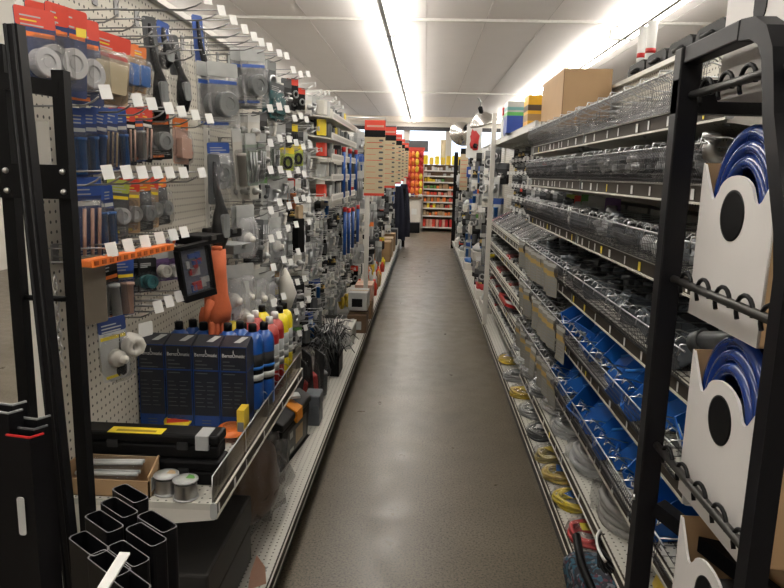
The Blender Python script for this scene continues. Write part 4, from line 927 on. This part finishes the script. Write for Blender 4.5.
# coils on the two lowest right decks
def coil(nm,lab,loc,r,tr,n,col,film,rz=0,grp=None,flat=1.,tag_=None,tilt=(0,0)):
    t=thing(nm,lab,'coil',loc,rot=(tilt[0],tilt[1],rz),group=grp); b=B()
    for k in range(n):
        rr=r*U(.86,1.06); zz=tr+(k%4)*tr*1.5; r2=rr-(k//4)*tr*1.9
        b.tube([(r2*math.cos(a),r2*math.sin(a)*flat+.006*math.sin(a*2+k),zz+.004*math.sin(a*3+k*1.7)) for a in [i*math.pi/10 for i in range(20)]],tr,7,closed=True)
    part(t,'coil',b,col)
    if film: part(t,'film',B().blob((0,0,tr*4),(r*1.18,r*flat*1.18,tr*6+.01),int(r*100),.12,3,14),film)
    if tag_: part(t,'label',B().box(-.03,-r*flat*.3,tr*8,.035,r*flat*.3,tr*8+.002),tag_)
    return t
ZD2=.377
coil('tubing_coil','clear grey tubing coil in plastic nearest on the second-lowest right shelf',(.74,2.08,ZD2),.125,.014,8,mat('clear_grey_tubing',(.4,.39,.37),.2,coat=.5),BAG,flat=1.25)
coil('cable_bag','pale grey cable coil in a crinkled bag behind the nearest tubing coil',(.73,2.5,ZD2),.115,.011,10,LGREY,HAZE,flat=1.3)
for k in range(7): coil('cable_bag','pale bagged cable coil in the row on the second-lowest right shelf',(.71+U(-.02,.02),2.86+k*.27,ZD2),.098,.008,8,[LGREY,PALE,GREY][k%3],HAZE,rz=U(0,3),grp='bagged coils on the second-lowest right shelf',flat=1.15)
for k,(y,c,l) in enumerate(((2.32,mat('bright_red_wire',(.6,.05,.05),.35),'coil of red wire in plastic nearest on the right base deck'),(2.58,YEL,'yellow and white wire pack with blue label beside the red coil'),(2.82,mat('ochre_wire',(.5,.36,.07),.4),'ochre wire coil with a blue label on the right base deck'),(3.03,mat('gold_wire',(.45,.36,.12),.4),'pale gold wire coil between the ochre and the green-grey coil'),(3.32,DGREY,'dark green-grey wire coil on the right base deck'),(3.62,LGREY,'white wire pack beyond the green-grey coil'),(3.95,YELP,'bright yellow wire coil on the right base deck'),(4.3,LGREY,'pale bag of wire beyond the bright yellow coil'),(4.7,YELP,'yellow wire coil farther along the right base deck'))):
    coil('wire_coil',l,(.65,y,ZD+.002),.07,.006,9,c,BAG,rz=k*.7,flat=1.2,tag_=[YEL,BLUEP,BLUEP,YEL,PALE,PALE,YEL,PALE,PALE][k])
# ================================================================ right run beyond the baskets
for si,Y in enumerate((RY[2],RY[3])):
    for li,z in enumerate((.36,.52,.68,.86,1.03)):
        shelf_R('',Y,z,'narrow metal shelf with tagged rail, %s up, %s section beyond the baskets'%(['lowest','second','third','fourth','highest'][li],['first','second'][si]),200+li,dens=.05)
    # leaning stacks of flat packs filling the shelves
    for li,z in enumerate((.36,.52,.68,.86,1.03)):
        y=Y+.06
        while y<Y+1.15:
            c=KR.choice(('grey','grey','pale','red','dark','pale')); m_={'grey':GREY,'pale':PALE,'red':REDP,'dark':CHAR}[c]
            key='flat_'+c+('t' if li==4 else '')
            if key not in _mk:
                def mk(c=c,m_=m_,li=li):
                    t=E_('flat_pack','pack'); d=.17 if li==4 else .1; part(t,'card',B().rb(-d,-.05,0,d,.05,.012,.008,'z'),m_); part(t,'film',B().rb(-d*.95,-.045,.012,d*.95,.045,.03,.02,'x'),BAG); return t
                _mk[key]=mk
            zz=z+.06 if li<4 else z+.13
            put(key,_mk[key],(.72 if li<4 else .78,y,zz+.002),'%s flat pack lying on the %s shelf beyond the baskets'%(c,['lowest','second','third','fourth','highest'][li]),'%s flat packs on the %s shelf beyond the baskets'%(c,['lowest','second','third','fourth','highest'][li]),rot=(KR.uniform(-.1,.1),-.08 if li<4 else -.45,KR.uniform(-.15,.15))); y+=.115
t=thing('red_tool_pack','bright red tool pack with white label on a low shelf beyond the baskets','pack',(.63,4.75,.6),rot=(0,.3,0)); part(t,'card',B().rb(-.06,-.22,0,.06,.22,.02,.02,'z'),REDP); part(t,'label',B().box(-.05,-.2,.02,.05,-.08,.022),TAG); part(t,'dark_label',B().box(-.04,-.02,.02,.04,.12,.022),BLKP)
XFR=PEGX_R-.012
for z,rn in ((1.72,'top'),(1.6,'second'),(1.5,'third'),(1.4,'fourth'),(1.3,'fifth'),(1.21,'lowest')):
    y=3.9
    while y<6.15:
        hook('far',XFR,y,z,'wire hook with white tag in the %s row beyond the right baskets'%rn,-1)
        c=KR.choice([0,1,1,2,5,7,9,7,5,11,1,12]); g=G[c]
        for q in range(2): put('f_'+g[0],_mk['f_'+g[0]],(XFR-.22+q*.09,y+q*.03,z),'%s card pack in the %s hook row beyond the right baskets'%(g[0].replace('_',' '),rn),'%s packs in the %s row beyond the right baskets'%(g[0].replace('_',' '),rn),rz=math.pi+math.radians(KR.uniform(10,60)),sc=.8)
        y+=KR.uniform(.17,.24)
solo('aisle_post',B().box(-.02,-.02,0,.02,.02,1.86),WHITE,'tall slim white post at the far end of the sloping right shelves','post',(.575,5.95,.17),bev=.002)
# top shelf with boxes
o=mk_shelf(1,-XB,-.6,2.3,taglist=None)(); o.rotation_euler=(0,0,math.pi); o.location=(0,6.1,1.80); o['label']='long white shelf high on the right carrying the blue and the yellow box'
for ch in list(o.children):
    if ch.name.startswith('price_rail'): ch.data.materials[0]=WHITE
# cardboard box on the top basket
kx0=aY(561,122,3.7).x; kw=aY(610,110,3.7).x-kx0; kd=aX(541,115,kx0).y-3.7; kh=aY(561,68,3.7).z-1.77
t=thing('cardboard_box','large plain kraft cardboard box standing on the topmost basket','box',(kx0,3.7,1.77),rz=.0); part(t,'box',B().box(0,0,0,kw,kd,kh),KRAFT,bev=.003)
q=B(); q.box(-.001,-.001,.0,.003,.003,kh); q.box(0,kd*.45,kh,kw,kd*.5,kh+.001); part(t,'taped_seam',q,[KRAFTD,KRAFTD])
def abox(nm,lab,x,y,w,d,h,main,bands,z=1.802,px=None):
    if px: a_=aY(px[0],px[2],y-d/2); b_=aY(px[1],px[2],y-d/2); x=(a_.x+b_.x)/2; w=b_.x-a_.x; h=a_.z-z
    t=thing(nm,lab,'box',(x,y,z)); part(t,'carton',B().box(-w/2,-d/2,0,w/2,d/2,h),main,bev=.003)
    for k,(a,b_,m_) in enumerate(bands): part(t,'printed_panel',B().box(-w/2-.001,-d/2-.001,h*a,w/2+.001,d/2+.001,h*b_),m_)
    return t
abox('yellow_box','yellow carton with dark pictures standing next to the large kraft box',.72,4.55,.13,.2,.23,mat('amber_card',(.75,.42,.03),.4),[(.55,.72,mat('dark_photo',(.1,.07,.05),.4)),(.25,.45,mat('tan_photo',(.35,.22,.1),.4))],px=(529,543,95))
abox('blue_box','blue and white carton with green band beside the yellow carton',.70,5.0,.17,.2,.25,PALE,[(0,.55,mat('royal_blue_card',(.02,.06,.3),.4)),(.55,.66,mat('green_band',(.1,.4,.1),.4)),(.72,.82,mat('teal_letters',(.15,.35,.35),.4))],px=(508,529,101))
abox('low_blue_box','low blue carton with dark picture at the shelf edge',.64,5.25,.1,.16,.12,mat('royal_blue_card',(.02,.06,.3),.4),[(.3,.7,BLKP)])
abox('white_box','tall white carton with red stripe left of the blue one',.64,5.6,.08,.1,.25,TAG,[(.7,.95,REDP)])
# ledge items above the near back panel
for k,(px,l) in enumerate(((640,'left'),(650,'right'))):
    p=aX(px,76,1.15); t=thing('white_canister','slim white upright canister with red band, %s of two above the right panel'%l,'canister',(p.x,p.y+k*.03,1.998)); part(t,'tube',B().lathe([(0,0),(.026,0),(.026,.31),(0,.31)],14),TAG); part(t,'red_band',B().lathe([(.0265,.15),(.0265,.175)],14),REDP)
for k in range(4): 
    t=thing('black_case','black rounded case lying on top of the right panel','case',(1.13,2.7+k*.3,2.0),group='black cases on top of the right panel'); part(t,'body',B().rb(-.08,-.14,0,.08,.14,.085,.04,'x'),BLKP,bev=.004); part(t,'handle',B().tube([(-.08,-.05,.04),(-.09,-.05,.045),(-.09,.05,.045),(-.08,.05,.04)],.008,6),CHAR)
solo('top_ledge',B().box(1.035,2.5,1.975,1.3,4.9,1.995),WHITE,'white ledge behind the right panel top carrying the black cases','shelf')
# far right run packs, trays, lamps
for z in (1.75,1.6,1.45,1.3,1.15,1.0,.85,.7,.55,.4):
    y=6.4
    while y<13.6:
        g=KR.choices(G,[7,4,7,3,6,1,1,4,1,3,1,6,6])[0]
        put('f_'+g[0],_mk['f_'+g[0]],(KR.uniform(.62,.72),y,z+KR.uniform(-.03,.03)),'%s card pack hanging on the far right run'%g[0].replace('_',' '),'%s packs on the far right run'%g[0].replace('_',' '),rz=math.pi+math.radians(KR.uniform(30,70)),sc=1.3); y+=KR.uniform(.3,.55)
for k in range(9):
    y=6.6+k*.75; c=(PALE,REDP,LGREY,PALE,BLUEP,PALE,GREY,PALE,WHITE)[k]; h=.3
    t=thing('bulk_tray','%s filled tray jutting out low on the far right run, number %s along'%({0:'white',1:'red',2:'grey',3:'white',4:'blue',5:'white',6:'grey',7:'white',8:'white'}[k],['one','two','three','four','five','six','seven','eight','nine'][k]),'tray',(.66,y,[.17,.17,.5,.75,.17,.95,.17,.5,.17][k])); part(t,'tray',B().box(-.07,-.2,0,.12,.2,.1),WHITE,bev=.003); part(t,'contents',B().blob((0.02,0,.12),(.08,.18,.06),k,.2,3,8),c)
def mk_dome():
    t=E_('clamp_lamp','lamp'); b=B(); pr=[(.02,.12),(.05,.11),(.1,.07),(.135,.02),(.14,0),(.136,0),(.13,.018),(.097,.065),(.048,.104),(.0,.108)]; b.lathe(pr,24); part(t,'reflector',b,mat('spun_aluminium',(.6,.58,.55),.25,1.)); part(t,'socket',B().lathe([(0,.1),(.022,.1),(.024,.17),(0,.18)],12),BLKP); part(t,'clamp',B().tube([(0,0,.17),(.02,0,.22),(.0,0,.26)],.006,6),CHROME); return t
put('dome',mk_dome,aX(462,134,.5),'large round metal clamp lamp reflector hanging over the aisle, tilted open',rot=(1.1,.5,0),sc=1.35); put('dome',mk_dome,aX(484,124,.62),'second metal lamp reflector high on the right, mouth down',rot=(.2,-.3,0),sc=1.1)
p=aX(474,142,.6); t=thing('red_pack','bright red and white carded pack hanging beneath the two lamp reflectors','pack',p,rz=.2); part(t,'card',B().rb(-.1,-.004,-.2,.1,.004,.22,.02,'y'),TAG); part(t,'red_shape',B().blob((0,-.01,.02),(.06,.02,.12),3,.3,2,8),REDP); part(t,'dark_shape',B().blob((.01,-.03,-.05),(.03,.01,.03),3,.3),BLKP)
t=thing('product_chart','small tan product chart with a dark header on the right aisle side','sign',aY(463,190,9.6)); part(t,'board',B().box(-.055,-.005,0,.055,.005,.5),mat('tan_chart',(.5,.42,.27),.6)); part(t,'header',B().box(-.055,-.006,.5,.055,.006,.58),BLKP); q=B(); [q.box(-.045,-.0065,.05+i*.06,.045,-.005,.056+i*.06) for i in range(7)]; part(t,'red_rules',q,RED)
p=aX(470,172,.62); t=thing('blue_carton','blue carton with white symbol among grey parts on the far right','box',p); part(t,'box',B().box(-.05,-.08,-.07,.08,.08,.07),mat('royal_blue_card',(.02,.06,.3),.4)); part(t,'white_symbol',B().rb(-.03,-.082,-.03,.03,-.08,.03,.012,'y'),TAG)
solo('end_post',B().box(-.04,-.02,0,.04,.02,1.95),BLKP,'dark narrow end panel closing the right run far away','post',(.60,13.75,0)); solo('end_post',B().box(-.03,-.02,0,.03,.02,1.2),BLKP,'dark narrow end panel below the hanging garments on the far left','post',(-.43,13.78,0))
# ================================================================ far end display units
t=thing('shelf_unit','dark-backed display unit with many shelves across the end of the aisle','shelving',(.4,18.0,0)); x0=aY(423,190,18).x-.4; x1=aY(458,190,18).x-.4+.3
part(t,'back_panel',B().box(x0,.3,0,x1,.32,1.75),BROWN)
for x in (x0,(x0+x1)/2+.0,x1): 
    if x!=(x0+x1)/2: part(t,'side_panel',B().box(x-.015,-.1,0,x+.015,.3,1.75),WHITE)
zs=[.12,.42,.62,.78,.95,1.12,1.3,1.46,1.6]
for i,z in enumerate(zs):
    b=B(); b.box(x0,-.25+.02*i,z-.02,x1,.3,z); b.box(x0,-.26+.02*i,z-.03,x1,-.25+.02*i,z+.005,1); part(t,'shelf_board',b,[BROWN,WHITE])
cols=[(RED,REDP,PINK,PALE),(KRAFT,ORG,TAN),(TAN,RED,YEL),(KRAFT,RED,ORG),(RED,ORG,PINK),(KRAFT,ORG,GRN),(YEL,PALE,GRN,BROWN),(PALE,WHITE,BROWN),(PALE,WHITE,BROWN)]
nmz=['bottom','second','third','fourth','fifth','sixth','seventh','eighth','ninth']
CN={id(RED):'red',id(REDP):'dark red',id(PINK):'pink',id(PALE):'pale grey',id(KRAFT):'brown',id(ORG):'orange',id(TAN):'tan',id(YEL):'yellow',id(GRN):'green',id(BROWN):'dark brown',id(WHITE):'cream',id(YELP):'golden'}
for i,z in enumerate(zs):
    x=x0+.06
    while x<x1-.05:
        c=KR.choice(cols[i]); w=KR.uniform(.05,.09)
        solo('goods_carton',B().rb(-w/2,-.05,0,w/2,.05,KR.uniform(.06,.13) if i not in(0,) else .2,.012,'y'),c,'small %s item on the %s shelf of the end display'%(CN[id(c)],nmz[i]),'goods',(.4+x,17.85+.02*i,z),0,'%s items on the %s shelf of the end display'%(CN[id(c)],nmz[i])); x+=w+KR.uniform(.0,.03)
x=x0+.05
while x<x1-.06:
    solo('goods_carton',B().rb(-.06,-.05,0,.06,.05,KR.uniform(.18,.25),.03,'y'),(YELP if KR.random()<.7 else YB),'golden yellow bag standing on top of the end display','goods',(.4+x,18.1,1.75),0,'golden bags on top of the end display'); x+=.15
t=thing('snack_rack','tall rack of orange and red snack bags left of the end display','rack',(aY(414,200,17.6).x,17.6,.95)); part(t,'frame',B().box(-.22,0,0,.22,.04,1.15),RED); part(t,'sign',B().box(-.24,-.02,1.15,.24,.04,1.22),RED)
part(t,'wire_shelf',B().box(-.22,-.15,-.02,.22,0,0),WHITE)
for r in range(6):
    for c in range(4):
        m_=(REDP,ORG,ORG,YELP)[(c+r//3)%4]; cn=CN.get(id(m_)); solo('snack_bag',B().blob((0,0,.08),(.048,.03,.085),r*4+c,.1,3,7),m_,'%s snack bag in the rack left of the end display'%cn,'bag',(t.location.x-.16+c*.107,17.52,.98+r*.185),0,'%s snack bags in the rack'%cn)
b=B(); t=thing('counter','beige counter with a dark box on the floor left of the end display','counter',(aY(412,215,17.5).x,17.5,0)); part(t,'front_panel',B().box(-.3,0,.0,.22,.4,.85),WALLM); part(t,'top',B().box(-.32,-.05,.85,.24,.45,.9),BROWN); part(t,'notice',B().box(-.02,-.004,.45,.12,0,.6),TAG)
solo('dark_crate',B().box(-.2,-.15,0,.2,.15,.26),BLKP,'black crate on the floor before the beige counter','crate',(aY(412,225,17.25).x,17.25,0),bev=.01)
for k in range(5): solo('counter_item',B().blob((0,0,.05),(.05,.05,.06),k,.2,3,7),(PINK,TAG,PURP,ORG,PALE)[k],'%s item lying on the beige counter'%('pink','white','purple','orange','grey')[k],'goods',(t.location.x-.2+k*.1,17.55,.9))
# ================================================================ hose display rack
def sqb(b,pts,w,h,mi=0): return b.tube(pts,0,4,mi,sm=False,sq=(w/2,h/2))
t=thing('hose_rack','black square-tube rack with rounded top standing before the right shelves','rack',(.47,1.1,0)); 
arc=[(0,.19,0),(0,.19,1.715)]
b=B(); b.box(-.02,.172,0,.02,.208,1.735); part(t,'far_post',b,RACK,bev=.003)
b=B(); b.box(-.016,-.04,1.705,.016,.172,1.736); part(t,'top_arm',b,RACK,bev=.003)
pts=[(0,-.04,1.7205),(0,-.08,1.716),(0,-.112,1.70),(0,-.132,1.672),(0,-.142,1.64),(0,-.157,1.585),(0,-.195,1.50),(0,-.222,1.44),(0,-.236,1.38),(0,-.238,0)]
b=B(); b.tube(pts,0,4,sm=False,sq=(.015,.015)); part(t,'near_post',b,RACK,bev=0)
for x in (.42,):
    b=B(); b.box(x-.02,.172,0,x+.02,.208,1.735); part(t,'rear_post',b,RACK); b=B(); b.box(x-.02,-.25,0,x+.02,-.21,1.6); part(t,'rear_post',b,RACK)
part(t,'rear_tie',B().box(-.02,.175,1.62,.42,.205,1.68),RACK)
part(t,'brace',B().bar((.02,.17,.85),(.30,-.17,.72),.03,.03),RACK)
part(t,'bolt',B().lathe([(0,-.0255),(.006,-.0255),(.006,-.02),(0,-.02)],10,(0,.19,.86),'x'),STEEL)
part(t,'clip_plate',B().rb(.012,-.225,1.27,.02,-.18,1.335,.01,'x'),RACK); part(t,'clip_plate',B().rb(.012,-.225,.935,.02,-.18,1.0,.01,'x'),RACK)
for z,nm in ((1.652,'top'),(1.316,'middle'),(.982,'low')):
    rb_=part(t,'cross_bar',B().tube([(.005,.17,z),(.005,-.23,z)],.0075,10),mat('worn_dark_steel',(.05,.048,.045),.35,.6))
    for k in range(5):
        y=.11-k*.075; q=[(-.0+.024*math.cos(a),y+.0,z+.002+.024*math.sin(a)) for a in [math.radians(-60+d) for d in range(0,250,25)]]
        q=[(.005-.0+(.0)+.0,y-.026*math.cos(a),z-.004+.024*math.sin(a)) for a in [math.radians(-10+d) for d in range(0,231,23)]]
        q=[(p[0]+(.012 if 0 else 0),p[1],p[2]) for p in q]
        part(rb_,'bar_ring',B().tube(q,.0036,7),BLKP)
    for yy in (): part(t,'depth_bar',B().tube([(.0,yy,z-.03),(.40,yy,z-.03)],.008,8),RACK)
# hose cartons
def panel_mesh():
    c=bpy.data.curves.new('panel','CURVE'); c.dimensions='2D'; c.fill_mode='BOTH'; c.extrude=.0025
    def sp(P):
        s=c.splines.new('POLY'); s.points.add(len(P)-1)
        for i,(x,y) in enumerate(P): s.points[i].co=(x,y,0,1)
        s.use_cyclic_u=True
    W,H=.262,.277
    out=[(0,0),(0,H),(.006,H-.004),(.04,.225),(.05,.214),(.06,.214),(.068,.222)]
    out+=[(.135+.062*math.cos(a),.222+.033*math.sin(a)) for a in [math.radians(170-d) for d in range(0,161,16)]]
    out+=[(.205,.214),(.216,.210),(.226,.216),(W-.004,H-.02),(W,H-.01),(W,0)]
    sp(out); sp([(.135+.038*math.cos(i*math.pi/12),.19+.038*math.sin(i*math.pi/12)) for i in range(24)])
    o=bpy.data.objects.new('tmp',c); COL.objects.link(o); bpy.context.view_layer.update(); me=bpy.data.meshes.new_from_object(o.evaluated_get(bpy.context.evaluated_depsgraph_get())); bpy.data.objects.remove(o); bpy.data.curves.remove(c)
    me.name='front_panel'; me.materials.clear(); me.materials.append(WCARD); return me
PM=panel_mesh()
def mk_hosebox(coils=True):
    def mk():
        t=E_('hose_carton','carton'); W,H,D=.262,.277,.17
        # local: x into the box, y toward the camera is -, origin at far bottom corner of the face
        M=Matrix(((0,0,1,0),(-1,0,0,0),(0,1,0,0),(0,0,0,1)))
        me=PM.copy(); me.transform(M); o=bpy.data.objects.new('front_panel',me); COL.objects.link(o); o.parent=t
        b=B(); b.box(0,-.003,0,D,0,H); b.box(0,-W,0,D,-W+.003,H*.97); b.box(0,-W,0,D,0,.003); b.box(D-.003,-W,0,D,0,H); part(t,'carton_walls',b,KRAFT)
        r=B(); r.lathe([(.038,-.004),(.042,-.004),(.042,.004),(.038,.004),(.038,-.004)],32,(0,-.135,.19),'x'); r.lathe([(.0385,0),(.037,.1)],24,(0,-.135,.19),'x'); part(t,'hole_ring',r,BLKP)
        b=B()
        for k in range(6): b.rb(D-.02,-.165+k*.012,.16,D-.012,-.158+k*.012,.23,.002,'x')
        part(t,'inner_core',b,CHAR)
        return t
    return mk
def hosecoil(lab,loc,n=4,r0=.1):
    t=thing('garden_hose',lab,'hose',loc); b=B(); 
    for k in range(n):
        for j in range(3):
            r=.084+j*.0235+(.006 if k%2 else 0); x=.010+k*.027+j*.002
            b.tube([(x,r*math.cos(a)*.84,r*math.sin(a)) for a in [i*math.pi/16 for i in range(32)]],.0125 if j<3 else .01,10,closed=True)
    part(t,'hose_coil',b,HOSE); part(t,'coupling',B().lathe([(0,0),(.012,0),(.014,.02),(.014,.04),(0,.04)],12,(.03,-.0,-.08),'y'),mat('brass',(.5,.35,.12),.3,1.)); return t
for k,(y,z,l) in enumerate(((1.255,1.255,'white hose carton with round hole, upper of the two showing blue hose'),(1.215,.918,'white hose carton with round hole, lower of the two showing blue hose'),(1.19,.60,'white hose carton at the very bottom of the rack, open top'))):
    o=put('hb',mk_hosebox(),(.505,y,z),l)
    if k in(0,1): hosecoil('coil of dark blue hose bulging out of the %s hole-faced carton'%('upper','lower')[k],(.512,y-.135,z+.193))
# tall carton rising beyond the top arm
t=thing('hose_carton','large white carton with black oval handle hole rising above the rack','carton',(.505,1.235,1.637)); part(t,'box',B().box(0,-.4,0,.2,0,.75),WCARD,bev=.002); part(t,'handle_hole',B().rb(-.002,-.145,.105,.001,-.105,.225,.02,'x'),BLKP)
# loop of blue hose above the upper carton
b=B(); b.tube([(.56+.02*math.sin(i*.3),1.10+.12*math.cos(a),1.50+.085*math.sin(a)) for i,a in enumerate([i*math.pi/12 for i in range(13)])],.0125,10); solo('hose_loop',b,HOSE,'single arched loop of blue hose above the upper hose carton','hose')
# corrugated grey conduit behind
b=B(); b.tube([(.56,1.30,1.19),(.57,1.2,1.215),(.6,1.08,1.222),(.66,.95,1.22)],.02,16); b.tube([(.553,1.325,1.18),(.56,1.30,1.19)],.0235,16); solo('grey_conduit',b,[DGREY],'thick grey conduit pipe end poking out between the two hose cartons','pipe')
solo('conduit_bore',B().lathe([(0,-.001),(.018,-.001),(.018,.001),(0,.001)],16,(0,0,0),'y'),BLKP,'dark open bore of the thick grey conduit pipe','pipe',(.5535,1.3265,1.18)) if 0 else None
# patterned bag with black handle on the lowest decks
t=thing('patterned_bag','blue and black patterned tote with a black strap at the bottom right','bag',(.62,1.77,.20),rz=.30); part(t,'body',B().blob((0,0,.04),(.085,.26,.09),9,.1,2,14,flat=.3),None if 0 else mat('patterned_cloth',(.03,.06,.1),.8))
m_=mat('patterned_cloth',(0,0,0)); nt=m_.node_tree; vo=nt.nodes.new('ShaderNodeTexVoronoi'); vo.inputs['Scale'].default_value=90; cr=nt.nodes.new('ShaderNodeValToRGB'); cr.color_ramp.interpolation='CONSTANT'
cr.color_ramp.elements[0].color=(.01,.012,.02,1); cr.color_ramp.elements[1].position=.45; cr.color_ramp.elements[1].color=(.012,.07,.11,1); e=cr.color_ramp.elements.new(.65); e.color=(.12,.13,.15,1); e=cr.color_ramp.elements.new(.78); e.color=(.08,.015,.03,1); e=cr.color_ramp.elements.new(.88); e.color=(.015,.03,.08,1)
tc=nt.nodes.new('ShaderNodeTexCoord'); nt.links.new(tc.outputs['Object'],vo.inputs['Vector']); nt.links.new(vo.outputs['Color'],cr.inputs[0]); nt.links.new(cr.outputs[0],nt.nodes['Principled BSDF'].inputs['Base Color'])
part(t,'strap',B().tube([(-.10,-.36,.04),(-.105,-.2,.07),(-.10,-.02,.11),(-.08,.12,.15),(-.03,.24,.17)],.013,8),BLKP)
for k in range(5):
    b=B(); b.tube([(.0+.1*math.cos(a),.12*math.sin(a),.0) for a in [i*math.pi/10 for i in range(20)]],.006,7,closed=True); solo('black_cable',b,BLKP,'loop of black cable lying over the patterned tote','cable',(.67,1.9,.30+k*.011),.2*k,'black cable loops',rot=(.3,.25,.2*k))
b=B(); b.tube([(.1*math.cos(a),.12*math.sin(a),0) for a in [math.radians(120+i*8) for i in range(10)]],.0045,7); solo('cable_tie',b,TAG,'short white cable tie curving over the black cable loops','tie',(.655,1.88,.365),rot=(.3,.25,.3))
solo('yellow_bag',B().blob((0,0,.04),(.05,.09,.045),3,.2,3,10),YELP,'yellow bag on the second-lowest shelf behind the rack post','bag',(.70,1.62,ZD2))
# aisle objects beyond the rack at the far right edge
t=thing('side_shelf','white-edged side shelf with boxes at the far right edge behind the rack','shelf',(1.0,.9,.0)); part(t,'board',B().box(-.1,-.2,.93,.4,.35,.95),WHITE); part(t,'support',B().box(.3,-.2,0,.34,.35,1.6),WALLM)
for k,(z,c) in enumerate(((.951,PALE),(.70,PALE))): solo('white_carton',B().box(0,-.18,0,.2,.3,.14),c,'pale carton on the side shelf, %s'%('upper one','lower one')[k],'box',(1.02,.9,z))
EXPO=0.98
# ================================================================ view settings
vs=SC.view_settings; SC.display_settings.display_device='sRGB'; vs.view_transform='Standard'; vs.look='None'; vs.gamma=1; vs.use_curve_mapping=False; vs.exposure=EXPO
SC.cycles.max_bounces=6; SC.cycles.transparent_max_bounces=14; SC.cycles.diffuse_bounces=3; SC.cycles.glossy_bounces=3; SC.cycles.use_denoising=True
